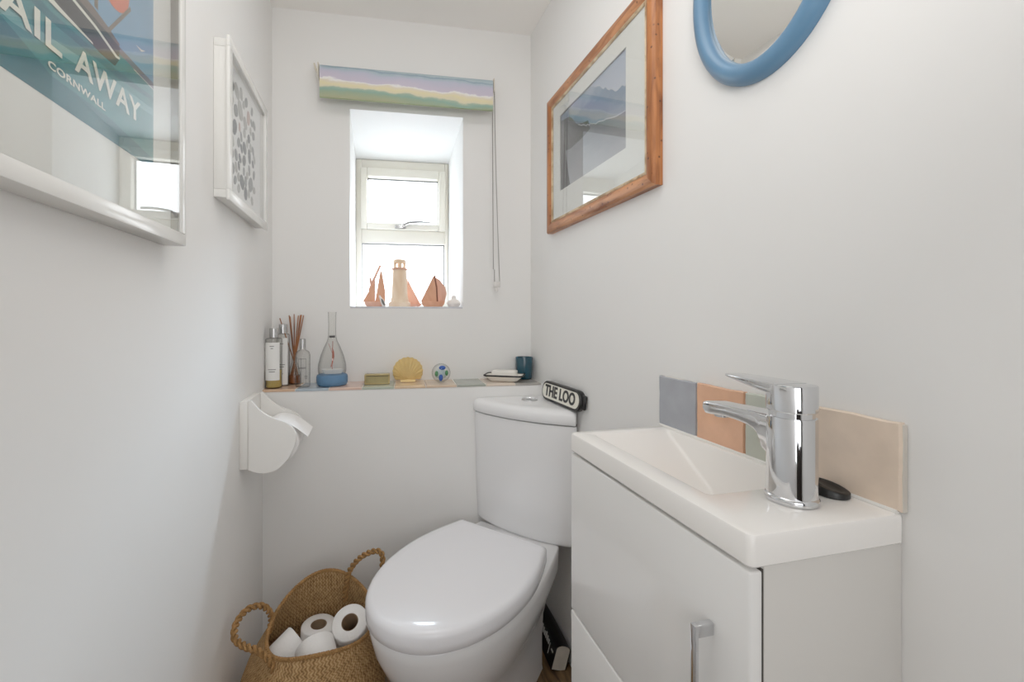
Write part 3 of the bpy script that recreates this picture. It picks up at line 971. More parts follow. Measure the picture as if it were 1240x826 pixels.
bm = new(); moulding(bm, WY0, WY1, WZ0, WZ1, .0312, .0385, [(0, .6), (0, .586), (.5, .5845), (1, .5875), (1, .6)])
obj('slip', bm, SLIP, rf, angle=30)
bm = new()
MY0, MY1, MZ0, MZ1 = WY0 + .038, WY1 - .038, WZ0 + .038, WZ1 - .038
AY0, AY1, AZ0, AZ1 = .903, 1.264, 1.479, 1.718
moulding(bm, MY0, MY1, MZ0, MZ1, 0, 1, [(0, .5905), (0, .5925)], sides=())
for q in ((MY0, MY1, MZ0, AZ0), (MY0, MY1, AZ1, MZ1), (MY0, AY0, AZ0, AZ1), (AY1, MY1, AZ0, AZ1)):
    box(bm, (.5905, q[0], q[2]), (.5925, q[1], q[3]))
obj('mount', bm, MATB, rf, smooth=False)
SKYW = watercolour('painted_sky', [(0, rgb(204, 208, 220)), (.5, rgb(190, 198, 214)), (1, rgb(180, 190, 210))], 'Z', .25, .36, .5, 16)
HILLB = watercolour('painted_blue_cliff', [(0, rgb(170, 178, 190)), (.4, rgb(134, 150, 172)), (.75, rgb(124, 146, 174)), (1, rgb(160, 174, 194))], 'Z', .2, .34, .6, 18)
ROCK = watercolour('painted_dark_rock', [(0, rgb(64, 66, 72)), (.6, rgb(88, 90, 96)), (1, rgb(120, 122, 128))], 'Z', .22, .32, .7, 24)
SEAG = watercolour('painted_grey_sea', [(0, rgb(176, 175, 180)), (.45, rgb(146, 148, 156)), (.8, rgb(122, 128, 138)), (1, rgb(120, 126, 138))], 'Z', .11, .30, .5, 12)
bm = new()
lay[0] = 0
def art2(pts, mi):
    lay[0] += 1
    x = .5950 - lay[0] * .0001
    flat(bm, [(x, y, z) for y, z in pts], mi)
def wavy(pts, amp=.004, per=8):
    out = []
    for (a, b), (c, d) in zip(pts, pts[1:]):
        for k in range(per):
            t = k / per
            out.append((a + (c - a) * t, b + (d - b) * t + random.uniform(-amp, amp)))
    out.append(pts[-1])
    return out
art2([(AY0, AZ0), (AY1, AZ0), (AY1, AZ1), (AY0, AZ1)], 0)
top = wavy([(AY0, 1.634), (.955, 1.642), (1.00, 1.672), (1.045, 1.700), (1.07, 1.715), (1.12, 1.716), (1.18, 1.712), (AY1, 1.712)], .004, 5)
art2([(AY0, AZ0), *[(y, min(z, AZ1)) for y, z in top], (AY1, AZ0)], 1)
mid = wavy([(AY0, 1.571), (.96, 1.580), (1.02, 1.592), (1.06, 1.606), (1.10, 1.618), (1.15, 1.640), (1.19, 1.664), (1.21, 1.690), (AY1, 1.700)], .003, 5)
art2([(AY0, AZ0), *mid, (AY1, AZ0)], 3)
art2([(1.08, 1.60), (1.09, 1.628), (1.12, 1.634), (1.16, 1.648), (1.185, 1.675), (1.205, 1.69), (AY1, 1.702), (AY1, 1.60), (1.20, 1.590), (1.13, 1.592)], 2)
FOAMW = paint('painted_foam', 196, 200, 210, .04)
for line in (top[:26], mid[:26]):
    art2([(y, min(z + .0014, AZ1)) for y, z in line] + [(y, min(z - .0016, AZ1 - .001)) for y, z in reversed(line)], 4)
art2([(1.20, AZ0), (AY1, AZ0), (AY1, 1.60), (1.235, 1.60), (1.22, 1.55)], 2)
obj('painting', bm, [SKYW, HILLB, ROCK, SEAG, FOAMW], rf, smooth=False, recalc=False)
bm = new(); box(bm, (.5880, MY0 + .001, MZ0 + .001), (.5892, MY1 - .001, MZ1 - .001)); obj('glass', bm, PICGLASS, rf, smooth=False)

# -- oval mirror
om = thing('oval_mirror', 'oval mirror in a chunky pale blue painted frame', 'mirror', (.604, .545, 1.455))
bm = new()
cy, cz, ay, az = .545, 1.645, .142, .192
n = 72
prof = [(-.030, .6036), (.0, .6036), (.0005, .597), (-.003, .590), (-.009, .584), (-.016, .5815), (-.023, .582), (-.029, .586), (-.0325, .592), (-.033, .600)]
rings = []
for d, x in prof:
    rings.append([Vector((x, cy + (ay + d) * math.cos(2 * PI * i / n), cz + (az + d) * math.sin(2 * PI * i / n))) for i in range(n)])
loft(bm, rings + [rings[0]], False, False)
bmesh.ops.remove_doubles(bm, verts=bm.verts[:], dist=1e-6)
obj('frame', bm, BLUEP, om, angle=60)
bm = new()
loft(bm, [[Vector((x, cy + (ay + d) * math.cos(2 * PI * i / n), cz + (az + d) * math.sin(2 * PI * i / n))) for i in range(n)] for d, x in ((-.031, .600), (-.031, .5972), (-.040, .5960))])
obj('mirror_glass', bm, MIRRORM, om, angle=3)

# ------------------------------------------------------------------ things on the ledge
def ledge(name, label, cat, u, v, group=None):
    p = bw(u, v, LZ + .0012)
    return thing(name, label, cat, p, BR, group), p

def label_wrap(bm, c, r, z0, z1, a0, a1, mi=0, n=14):
    """curved label patch standing just off a round bottle"""
    pts0 = [Vector((c.x + r * math.cos(a0 + (a1 - a0) * i / n), c.y + r * math.sin(a0 + (a1 - a0) * i / n), z0)) for i in range(n + 1)]
    loft(bm, [pts0, [p + Vector((0, 0, z1 - z0)) for p in pts0]], False, False, mi, closed=False)

def bottle(name, label, u, v, r, h, capr, caph, liquid, lab, group=None, shoulder=.006):
    t, p = ledge(name, label, 'bottle', u, v, group)
    bm = new()
    hb = h - caph
    pr = [(.001, .001), (r - .002, .0), (r, .003), (r, hb - shoulder), (r * .85, hb - shoulder * .45), (capr * .9, hb - .001), (capr * .9, hb)]
    lathe(bm, pr, p, 32, cap1=False)
    obj('glass_body', bm, BOTTLEG, t)
    if liquid > 0:
        bm = new(); lathe(bm, [(.001, .003), (r - .003, .003), (r - .002, .005), (r - .002, liquid), (.001, liquid)], p, 28); obj('liquid', bm, AMBER, t)
    bm = new(); lathe(bm, [(.001, hb), (capr, hb), (capr, h - .0015), (capr - .0015, h), (.001, h)], p, 24); obj('cap', bm, STEEL, t)
    if lab:
        bm = new()
        label_wrap(bm, p, r + .0006, p.z + lab[0], p.z + lab[1], math.radians(-150), math.radians(-38))
        for zf, ln in lab[2]:
            label_wrap(bm, p, r + .0011, p.z + zf, p.z + zf + .0022, math.radians(-92 - ln), math.radians(-92 + ln), mi=1, n=6)
        obj('paper_label', bm, [LABELW, INK], t, recalc=False)
    return t
bottle('hand_wash_bottle', 'silver-capped bottle with white label and amber liquid by the wall', -.2955, -.103, .0255, .194, .0135, .030, .058, (.026, .148, ((.135, 14), (.128, 8), (.06, 26), (.053, 20))))
bottle('hand_lotion_bottle', 'silver-capped clear bottle with white label just behind the amber one', -.279, -.057, .0210, .206, .0135, .030, 0, (.004, .160, ((.14, 14), (.07, 26), (.063, 20), (.04, 12))))

# reed diffuser
rd, p = ledge('reed_diffuser', 'clear glass diffuser bottle full of brown reeds', 'diffuser', -.2500, -.0245)
bm = new(); lathe(bm, [(.001, .001), (.0215, 0), (.0225, .004), (.020, .035), (.012, .066), (.0085, .075), (.0085, .088), (.010, .090)], p, 28, cap1=False); obj('glass_bottle', bm, BOTTLEG, rd)
REED = wood('brown_reed', rgb(112, 66, 38), rgb(170, 108, 62), scale=30, stretch=(1, 1, .3), knots=False)
bm = new(); lathe(bm, [(.001, .003), (.0195, .003), (.0185, .03), (.001, .03)], p, 20); obj('oil', bm, pbr('amber_oil', rgb(132, 76, 42), rough=.15, vary=.04), rd)
reeds = [((.017, .004), (-.048, .0, .226)), ((-.014, .0), (.010, .012, .235)), ((.010, -.006), (-.020, .01, .236)), ((-.012, .006), (.022, .005, .238)),
         ((.002, .01), (-.004, .012, .240)), ((-.018, -.004), (.030, .0, .236)), ((.014, .01), (-.014, -.002, .232)), ((-.004, -.012), (.016, .016, .237))]
for (bx, by), (tx, ty_, tz) in reeds:
    bm = new()
    a_ = p + T2 * bx + N2 * by + Vector((0, 0, .006)); b_ = p + T2 * tx + N2 * ty_ + Vector((0, 0, tz))
    m_ = p + T2 * (bx * .1 + tx * .1) + N2 * .0 + Vector((0, 0, .082))
    tube(bm, [a_, m_, b_], .0019, 7)
    obj('reed', bm, REED, rd)

# spray bottle
t = bottle('room_spray_bottle', 'small clear spray bottle with silver cap and printed text', -.2075, -.094, .0235, .158, .0095, .034, 0, None, shoulder=.020)
p = bw(-.2075, -.094, LZ + .0012)
bm = new()
for zf, a_, b_ in ((.092, -112, -62), (.064, -118, -60), (.061, -118, -60), (.036, -70, -44), (.032, -70, -44), (.028, -66, -44)):
    label_wrap(bm, p, .0238, p.z + zf, p.z + zf + .0016, math.radians(a_), math.radians(b_), n=8)
for an in (-118, -96, -60):
    label_wrap(bm, p, .0238, p.z + .012, p.z + .095, math.radians(an), math.radians(an + 2.5), n=2)
obj('printed_text', bm, INK, t, recalc=False)

# sailing boat in a glass flask on a blue base
sb, p = ledge('boat_in_bottle', 'tall glass flask on blue wooden base with tiny boat inside', 'ornament', -.117, -.073)
bm = new(); lathe(bm, [(.001, 0), (.045, 0), (.0495, .004), (.051, .014), (.051, .028), (.0495, .034), (.044, .037), (.001, .037)], p, 40); obj('base', bm, BLUEW, sb)
bm = new(); lathe(bm, [(.044, .0372), (.0465, .05), (.0455, .07), (.038, .10), (.027, .128), (.0165, .150), (.0130, .168), (.0125, .20), (.0135, .243), (.0145, .247)], p, 40, cap0=False, cap1=False); obj('glass_flask', bm, BOTTLEG, sb)
bm = new(); lathe(bm, [(.001, .160), (.0095, .160), (.0095, .167), (.001, .167)], p, 18); obj('stopper', bm, pbr('dark_stopper', rgb(60, 56, 60), rough=.5, vary=.1), sb)
bm = new()
hull = [(-.036, .0), (-.030, -.011), (0, -.014), (.028, -.010), (.040, 0), (.028, .010), (0, .014), (-.030, .011)]
loft(bm, [[p + T2 * (a * .75) + N2 * (b * .6) + Vector((0, 0, .0375)) for a, b in hull], [p + T2 * a + N2 * b + Vector((0, 0, .053)) for a, b in hull]])
obj('hull', bm, WHITEP, sb)
RUST = pbr('rust_sail', rgb(168, 92, 74), rough=.7, vary=.12, scale=40)
bm = new(); tube(bm, [p + Vector((0, 0, .053)), p + Vector((0.002, 0, .148))], .0012, 8); obj('mast', bm, RUST, sb)
bm = new()
loft(bm, [[p + T2 * a + N2 * .001 + Vector((0, 0, b)) for a, b in ((.0, .060), (.003, .078), (.007, .095), (.006, .112), (.001, .125))], [p + T2 * a - N2 * .002 + Vector((0, 0, b)) for a, b in ((-.006, .060), (-.001, .078), (.0, .095), (.001, .112), (-.001, .125))]], False, False, closed=False)
tube(bm, [p + T2 * -.012 + Vector((0, 0, .140)), p + T2 * .0 + Vector((0, 0, .108))], .0008, 6)
obj('sail', bm, RUST, sb, recalc=False)

# brass and glass trinket box
tb, p = ledge('trinket_box', 'small brass and glass trinket box next to the yellow shell', 'box', .0330, -.068)
BRASS = pbr('aged_brass', rgb(176, 154, 100), rough=.35, metal=.5, vary=.15, scale=30)
M = Matrix.Translation(p) @ Matrix.Rotation(BR, 4, 'Z')
bm = new()
hx, hy, hz_ = .040, .020, .031
for sx in (-1, 1):
    for sy in (-1, 1):
        box(bm, (sx * hx - .002, sy * hy - .002, 0), (sx * hx + .002, sy * hy + .002, hz_), 0, 1, 0, M)
for z in (.0015, hz_):
    for s_ in (-1, 1):
        box(bm, (-hx - .002, s_ * hy - .002, z - .0015), (hx + .002, s_ * hy + .002, z + .0015), 0, 1, 0, M)
        box(bm, (s_ * hx - .002, -hy, z - .0015), (s_ * hx + .002, hy, z + .0015), 0, 1, 0, M)
obj('brass_edges', bm, BRASS, tb, smooth=False)
bm = new(); box(bm, (-hx + .002, -hy + .0015, .003), (hx - .002, hy - .0015, hz_ - .004), 0, 1, 0, M)
obj('panels', bm, pbr('olive_glass', rgb(160, 146, 98), rough=.12, spec=.6, vary=.2, scale=14), tb, smooth=False)
bm = new(); box(bm, (-hx + .002, -hy + .002, hz_ - .001), (hx - .002, hy - .002, hz_ + .0025), .001, 2, 0, M)
obj('lid', bm, pbr('olive_lid', rgb(184, 168, 118), rough=.2, metal=.2, vary=.15, scale=20), tb)

# yellow scallop shell
sh, p = ledge('scallop_shell', 'yellow scallop shell propped upright on the ledge', 'shell', .138, -.052)
SHELLM = pbr('yellow_shell', rgb(240, 216, 152), rough=.6, vary=.07, scale=25)
bm = new()
NR, NA = 9, 61
Ms = Matrix.Translation(p) @ Matrix.Rotation(BR, 4, 'Z') @ Matrix.Rotation(math.radians(-10), 4, 'X')
grid = []
for i in range(NR + 1):
    rr_ = i / NR
    row = []
    for k in range(NA):
        t = -1 + 2 * k / (NA - 1)
        an = t * math.radians(104)
        # fan outline from the hinge
        R_ = .082 * (1 - .34 * abs(t) ** 2.2) * (1 + .018 * math.cos(t * 15 * PI))
        x = R_ * rr_ * math.sin(an) * .80
        z = .010 + R_ * rr_ * (math.cos(an) * .80 + .14)
        dome = .016 * (1 - rr_ ** 2) * (1 - (t * .75) ** 4)
        rib = .0015 * math.cos(t * 15 * PI) * min(1, rr_ * 1.6)
        row.append(bm.verts.new(Ms @ Vector((x, -dome - rib - .004, max(z, .004)))))
    grid.append(row)
for i in range(NR):
    for k in range(NA - 1):
        try:
            bm.faces.new((grid[i][k], grid[i][k + 1], grid[i + 1][k + 1], grid[i + 1][k]))
        except ValueError:
            pass
bmesh.ops.solidify(bm, geom=bm.faces[:], thickness=.002)
obj('fan', bm, SHELLM, sh, angle=70)
bm = new()
ear = [(-.025, .0), (.025, .0), (.029, .016), (.016, .017), (.0, .012), (-.016, .017), (-.029, .016)]
loft(bm, [[Ms @ Vector((a, -.010, b)) for a, b in ear], [Ms @ Vector((a * .96, -.003, b)) for a, b in ear]])
obj('hinge_ears', bm, SHELLM, sh)

# glass paperweight
gp, p = ledge('glass_paperweight', 'round glass paperweight with blue and green flowers inside', 'paperweight', .254, -.070)
SOLIDG = thin_glass('paperweight_glass', (.95, .97, .97, 1), 1.45, edge=.35)
R_ = .0335
bm = new()
pr = [(.012, 0)] + [(R_ * math.sin(a_), R_ + R_ * math.cos(a_) - .0015) for a_ in [math.radians(q) for q in range(158, 0, -11)]] + [(.0008, 2 * R_ - .0015)]
lathe(bm, pr, p, 36); obj('glass_ball', bm, SOLIDG, gp)
pc_ = p + Vector((0, 0, R_))
def blob(bm, c, rx, ry, rz, mi=0, n=14):
    rings = []
    for i in range(1, 8):
        a_ = PI * i / 8
        rings.append([c + T2 * (rx * math.sin(a_) * math.cos(2 * PI * k / n)) + N2 * (ry * math.sin(a_) * math.sin(2 * PI * k / n)) + Vector((0, 0, -rz * math.cos(a_))) for k in range(n)])
    loft(bm, rings, mi=mi)
for q_ in ((.003, .018, .012, .007, .0075), (-.002, -.017, .0075, .006, .012)):
    bm = new(); blob(bm, pc_ + T2 * q_[0] - N2 * .016 + Vector((0, 0, q_[1])), q_[2], q_[3], q_[4])
    obj('blue_flower', bm, pbr('cobalt_glass', rgb(34, 84, 176), rough=.2, vary=.25, scale=60), gp)
for a_, b_ in ((-.017, -.003), (.019, -.001)):
    bm = new()
    blob(bm, pc_ + T2 * a_ - N2 * .012 + Vector((0, 0, b_)), .006, .006, .010)
    obj('green_leaf', bm, pbr('green_glass', rgb(70, 138, 82), rough=.25, vary=.25, scale=60), gp)
bm = new()
blob(bm, pc_ + N2 * .004 + Vector((0, 0, -.006)), .022, .014, .018)
obj('white_swirl', bm, pbr('pale_glass', rgb(196, 210, 212), rough=.25, vary=.12, scale=50), gp)

# enamel soap dish + soap, teal candle pot
M0 = bw(.4845, -.074, LZ + .0012)
Ms = Matrix.Translation(M0) @ Matrix.Rotation(BR - .42, 4, 'Z')
sd = thing('soap_dish', 'shallow white enamel soap dish with a black rim', 'soap dish', M0)
def rr2(hx, hy, z, r, n=5):
    return [Ms @ Vector((q.x, q.y, q.z)) for q in rect(-hx, hx, -hy, hy, z, r, n)]
ENAM = pbr('white_enamel', rgb(232, 228, 220), rough=.15, vary=.01, scale=20)
bm = new()
loft(bm, [rr2(.048, .029, 0, .012), rr2(.052, .032, .003, .014), rr2(.069, .043, .0185, .018), rr2(.070, .044, .0205, .018), rr2(.068, .042, .0205, .017), rr2(.052, .032, .006, .013), rr2(.045, .028, .0045, .012)])
obj('dish', bm, ENAM, sd, angle=40)
bm = new()
ring = rr2(.070, .044, .0205, .018, 6)
tube(bm, ring + [ring[0], ring[1]], .0030, 8, caps=False)
obj('rim', bm, BLACK, sd)
bm = new(); box(bm, (-.044, -.026, .0062), (.044, .026, .0365), .004, 3, 0, Ms)
so = Ms @ Vector((0, 0, .0062))
tag(obj('soap_bar', bm, pbr('white_soap', rgb(234, 230, 222), rough=.5, vary=.015, scale=15), loc=so), 'rectangular bar of white soap lying in the enamel dish', 'soap')
cp, p = ledge('candle_pot', 'teal glass candle pot in the corner behind the soap dish', 'candle', .569, -.0345)
TEAL = pbr('teal_glass', rgb(24, 68, 84), rough=.15, spec=.6, vary=.12, scale=20)
bm = new(); lathe(bm, [(.001, 0), (.027, 0), (.0295, .004), (.0325, .078), (.0315, .080), (.0305, .078), (.030, .058), (.001, .058)], p, 36); obj('pot', bm, TEAL, cp)
bm = new(); lathe(bm, [(.001, .0585), (.0297, .0585), (.0297, .062), (.001, .062)], p, 24); obj('wax', bm, pbr('pale_wax', rgb(196, 206, 200), rough=.5, vary=.02), cp)
bm = new(); tube(bm, [p + Vector((0, 0, .062)), p + Vector((.001, 0, .074))], .001, 6); obj('wick', bm, BLACK, cp)

# ------------------------------------------------------------------ ornaments on the window sill
SZ = 1.1157
DRIFT = wood('pale_carved_wood', rgb(228, 196, 162), rgb(246, 226, 202), scale=16, stretch=(1, 1, .4), rough=.6, knots=False)
REDW = wood('terracotta_wood', rgb(206, 146, 112), rgb(228, 172, 140), scale=14, stretch=(1, 1, .5), rough=.55, knots=False)
REDL = wood('pink_brown_sail_wood', rgb(206, 154, 130), rgb(228, 182, 160), scale=14, stretch=(1, 1, .5), rough=.55, knots=False)
def sill(u, v=.05, dz=0.0):
    return bw(u, v, SZ + dz)
lp = sill(.1085, .052)
lh = thing('lighthouse_ornament', 'pale wooden lighthouse ornament standing on the window sill', 'ornament', lp, BR)
bm = new(); lathe(bm, [(.001, 0), (.0400, 0), (.0405, .003), (.0395, .016), (.038, .018), (.001, .018)], lp, 8); obj('base', bm, DRIFT, lh, angle=25)
bm = new(); lathe(bm, [(.001, .018), (.034, .018), (.0320, .032), (.0300, .036), (.0268, .10), (.0250, .139), (.001, .139)], lp, 28); obj('tower', bm, DRIFT, lh)
bm = new(); lathe(bm, [(.001, .139), (.029, .139), (.0297, .141), (.029, .144), (.001, .144)], lp, 28); obj('gallery', bm, REDL, lh)
bm = new()
for k in range(4):
    an = 2 * PI * k / 4 + math.radians(4)
    q = lp + Vector((.0175 * math.cos(an), .0175 * math.sin(an), 0))
    tube(bm, [q + Vector((0, 0, .144)), q + Vector((0, 0, .166))], .0048, 8)
lathe(bm, [(.001, .164), (.0228, .164), (.0232, .170), (.0215, .177), (.001, .179)], lp, 28)
lathe(bm, [(.001, .1435), (.0225, .1435), (.0225, .148), (.001, .148)], lp, 20)
obj('lantern', bm, DRIFT, lh)

def boat_hull(bm, c, L, w, h, yaw=0.0, rake=.75):
    M = Matrix.Translation(c) @ Matrix.Rotation(BR + yaw, 4, 'Z')
    sh_ = [(-.5, .0), (-.46, -.5), (-.2, -.62), (.15, -.6), (.36, -.38), (.5, 0), (.36, .38), (.15, .6), (-.2, .62), (-.46, .5)]
    loft(bm, [[M @ Vector((a * L * rake, b * w * .8, 0)) for a, b in sh_], [M @ Vector((a * L * .94, b * w, h * .6)) for a, b in sh_], [M @ Vector((a * L, b * w, h + (abs(a) ** 2) * h * .5)) for a, b in sh_]])
    return M
def sail(bm, M, pts, y=0.0, th=.004, belly=.0):
    cx = sum(a for a, b in pts) / len(pts)
    loft(bm, [[M @ Vector((a, y - th / 2 - belly * 0, b)) for a, b in pts], [M @ Vector((a, y + th / 2, b)) for a, b in pts]])

# boat 1 (two sails and tall spar)
c1 = sill(.0145, .055)
b1 = thing('sailing_boat_ornament', 'wooden sailing boat ornament with tall spar standing at the end of the sill', 'ornament', c1, BR, 'wooden boats on the window sill')
b1['label'] = 'two-sailed wooden boat ornament with a tall angled spar on the sill'
bm = new(); M = boat_hull(bm, c1, .074, .026, .018); obj('hull', bm, REDL, b1, angle=35)
bm = new()
sail(bm, M, [(-.042, .0185), (.001, .012), (.001, .095)], 0, .005)
sail(bm, M, [(.002, .012), (.040, .016), (.040, .060), (.028, .132), (.022, .132)], .003, .006)
obj('sail', bm, REDW, b1, smooth=False)
bm = new()
tube(bm, [M @ Vector((.0015, .001, .012)), M @ Vector((.0015, .001, .100))], .0018, 8)
tube(bm, [M @ Vector((-.019, .006, .060)), M @ Vector((-.004, .006, .098)), M @ Vector((.022, .006, .156))], [.0040, .0046, .0040], 8)
tube(bm, [M @ Vector((-.008, .006, .050)), M @ Vector((-.015, .006, .108))], [.0036, .0042], 8)
obj('spar', bm, REDL, b1)
# boat 2 behind the lighthouse
c2 = sill(.149, .115)
b2 = thing('sailing_boat_ornament', 'wooden boat ornament half hidden behind the lighthouse', 'ornament', c2, BR, 'wooden boats on the window sill')
bm = new(); M = boat_hull(bm, c2, .088, .026, .012); obj('hull', bm, REDL, b2, angle=35)
bm = new(); sail(bm, M, [(-.014, .008), (.041, .011), (-.010, .108)], 0, .006); obj('sail', bm, REDL, b2, smooth=False)
bm = new(); tube(bm, [M @ Vector((-.013, 0, .012)), M @ Vector((-.0125, 0, .112))], .002, 8); obj('mast', bm, DRIFT, b2)
# boat 3, full sails
c3 = sill(.2350, .060)
b3 = thing('sailing_boat_ornament', 'terracotta wooden boat ornament with full billowing sails on the sill', 'ornament', c3, BR, 'wooden boats on the window sill')
bm = new(); M = boat_hull(bm, c3, .092, .034, .020); obj('hull', bm, REDW, b3, angle=35)
bm = new(); sail(bm, M, [(-.047, .021), (.018, .016), (.018, .060), (.008, .117), (.0, .117)], -.006, .006); obj('sail', bm, REDW, b3, smooth=False)
bm = new()
cur = [(.004, .117), (.026, .104), (.046, .078), (.053, .052), (.044, .018)]
inn = [(.004, .108), (.010, .086), (.013, .058), (.012, .018)]
poly = cur + inn[::-1]
loft(bm, [[M @ Vector((a, .002, b)) for a, b in poly], [M @ Vector((a, .010, b)) for a, b in poly]])
obj('jib', bm, REDL, b3, angle=30)
bm = new(); tube(bm, [M @ Vector((.016, -.010, .018)), M @ Vector((.013, -.010, .075)), M @ Vector((.005, -.009, .120))], .0030, 8); obj('mast', bm, pbr('dark_mast', rgb(120, 70, 50), rough=.6, vary=.1, scale=40), b3)
# white pebble ornament and small white bird
WHT = pbr('chalk_white', rgb(238, 232, 226), rough=.6, vary=.03, scale=30)
wc = sill(.3115, .035)
bm = new(); lathe(bm, [(.001, 0), (.018, 0), (.0255, .008), (.026, .016), (.020, .025), (.010, .029), (.009, .036), (.007, .042), (.001, .044)], wc, 26)
tag(obj('white_pebble_ornament', bm, WHT, loc=wc), 'small rounded white stone ornament beside the terracotta boat', 'ornament')
pc2 = sill(.0455, .018)
pg = thing('bird_ornament', 'tiny white and grey bird ornament in front of the tall-spar boat', 'ornament', pc2, BR)
bm = new()
loft(bm, [[pc2 + T2 * (x + rx * math.cos(2 * PI * k / 12)) + N2 * (rx * .8 * math.sin(2 * PI * k / 12)) + Vector((0, 0, z)) for k in range(12)] for z, x, rx in ((0, .006, .005), (.006, .005, .008), (.018, .001, .008), (.028, -.004, .0055), (.036, -.008, .0042), (.041, -.009, .002))])
obj('body', bm, WHT, pg, angle=60)
bm = new()
loft(bm, [[pc2 + T2 * (x + rx * math.cos(2 * PI * k / 10)) + N2 * (-.0065 + rx * .4 * math.sin(2 * PI * k / 10)) + Vector((0, 0, z)) for k in range(10)] for z, x, rx in ((.004, .008, .002), (.012, .005, .0045), (.022, .001, .0038), (.029, -.002, .001))])
obj('wing', bm, INK, pg, angle=60)

# ------------------------------------------------------------------ seagrass basket with spare rolls
def weave():
    m = bpy.data.materials.new('woven_seagrass')
    nt, N, L, P = nodes_of(m)
    P.inputs['Roughness'].default_value = .8
    P.inputs['Specular IOR Level'].default_value = .25
    tc = N.new('ShaderNodeTexCoord')
    sx = N.new('ShaderNodeSeparateXYZ'); L.new(tc.outputs['Object'], sx.inputs[0])
    at = N.new('ShaderNodeMath'); at.operation = 'ARCTAN2'
    L.new(sx.outputs['Y'], at.inputs[0]); L.new(sx.outputs['X'], at.inputs[1])
    cb = N.new('ShaderNodeCombineXYZ')
    k1 = N.new('ShaderNodeMath'); k1.operation = 'MULTIPLY'; k1.inputs[1].default_value = .16
    L.new(at.outputs[0], k1.inputs[0]); L.new(k1.outputs[0], cb.inputs['X']); L.new(sx.outputs['Z'], cb.inputs['Y'])
    heights = []
    for rot in (38, -38):
        mp = N.new('ShaderNodeMapping'); mp.inputs['Rotation'].default_value = (0, 0, math.radians(rot)); L.new(cb.outputs[0], mp.inputs['Vector'])
        wv = N.new('ShaderNodeTexWave'); wv.inputs['Scale'].default_value = 46; wv.inputs['Distortion'].default_value = 3.0; wv.inputs['Detail'].default_value = 2; wv.inputs['Detail Scale'].default_value = 2
        L.new(mp.outputs[0], wv.inputs['Vector'])
        heights.append(wv.outputs['Fac'])
    ck = N.new('ShaderNodeTexWave'); ck.bands_direction = 'Y'; ck.inputs['Scale'].default_value = 30; ck.inputs['Distortion'].default_value = .5
    L.new(cb.outputs[0], ck.inputs['Vector'])
    st = N.new('ShaderNodeMath'); st.operation = 'GREATER_THAN'; st.inputs[1].default_value = .5; L.new(ck.outputs['Fac'], st.inputs[0])
    mx = N.new('ShaderNodeMix'); L.new(st.outputs[0], mx.inputs[0]); L.new(heights[0], mx.inputs[2]); L.new(heights[1], mx.inputs[3])
    nz = N.new('ShaderNodeTexNoise'); nz.inputs['Scale'].default_value = 90; nz.inputs['Detail'].default_value = 4; L.new(tc.outputs['Object'], nz.inputs['Vector'])
    ad = N.new('ShaderNodeMath'); ad.operation = 'MULTIPLY_ADD'; ad.inputs[1].default_value = .75; L.new(nz.outputs['Fac'], ad.inputs[0])
    h2 = N.new('ShaderNodeMath'); h2.operation = 'MULTIPLY'; h2.inputs[1].default_value = .34; L.new(mx.outputs[0], h2.inputs[0]); L.new(h2.outputs[0], ad.inputs[2])
    cr = N.new('ShaderNodeValToRGB')
    cr.color_ramp.elements[0].position = .25; cr.color_ramp.elements[0].color = rgb(116, 86, 54)
    cr.color_ramp.elements[1].position = .85; cr.color_ramp.elements[1].color = rgb(206, 172, 124)
    e = cr.color_ramp.elements.new(.55); e.color = rgb(174, 136, 90)
    L.new(ad.outputs[0], cr.inputs['Fac']); L.new(cr.outputs['Color'], P.inputs['Base Color'])
    bp = N.new('ShaderNodeBump'); bp.inputs['Strength'].default_value = .7; bp.inputs['Distance'].default_value = .004
    L.new(ad.outputs[0], bp.inputs['Height']); L.new(bp.outputs['Normal'], P.inputs['Normal'])
    return m
WEAVE = weave()
ROPE = pbr('seagrass_rope', rgb(160, 120, 74), rough=.8, spec=.25, vary=.22, scale=60, bump=.6, bscale=200)
bc_ = Vector((-.135, 1.140, 0))
bk = thing('seagrass_basket', 'woven seagrass belly basket holding spare loo rolls', 'basket', bc_)
rc = Vector((-.116, 1.142, 0))
n = 72
def rimz(th):
    # saddle: high front and back, dipped where the handles pull
    return .322 + .022 * math.cos(2 * (th - math.radians(90))) + .012 * math.sin(th)
def bring(z, c, a, b, rim=0.0):
    out = []
    for i in range(n):
        th = 2 * PI * i / n
        wob = 1 + .012 * math.sin(3 * th + 1) + .008 * math.sin(5 * th)
        out.append(Vector((c.x + a * wob * math.cos(th), c.y + b * wob * math.sin(th), z + rim * (rimz(th) - .322))))
    return out
def mixc(t):
    return bc_ + (rc - bc_) * t
bm = new()
outer = [bring(.0, bc_, .125, .125), bring(.02, bc_, .142, .142), bring(.08, bc_, .165, .168), bring(.15, bc_, .174, .178), bring(.20, mixc(.1), .170, .174), bring(.24, mixc(.4), .162, .166, .2), bring(.28, mixc(.7), .146, .155, .6), bring(.305, mixc(.9), .135, .148, .9), bring(.322, rc, .129, .145, 1)]
inner = [bring(.324, rc, .125, .141, 1), bring(.306, mixc(.9), .130, .143, .9), bring(.28, mixc(.7), .140, .149, .6), bring(.25, mixc(.5), .152, .157, .25), bring(.225, mixc(.3), .154, .156, .1), bring(.21, mixc(.2), .160, .162), bring(.15, bc_, .167, .171), bring(.08, bc_, .158, .161), bring(.02, bc_, .135, .135), bring(.01, bc_, .12, .12)]
loft(bm, outer + inner)
obj('body', bm, WEAVE, bk, angle=60)
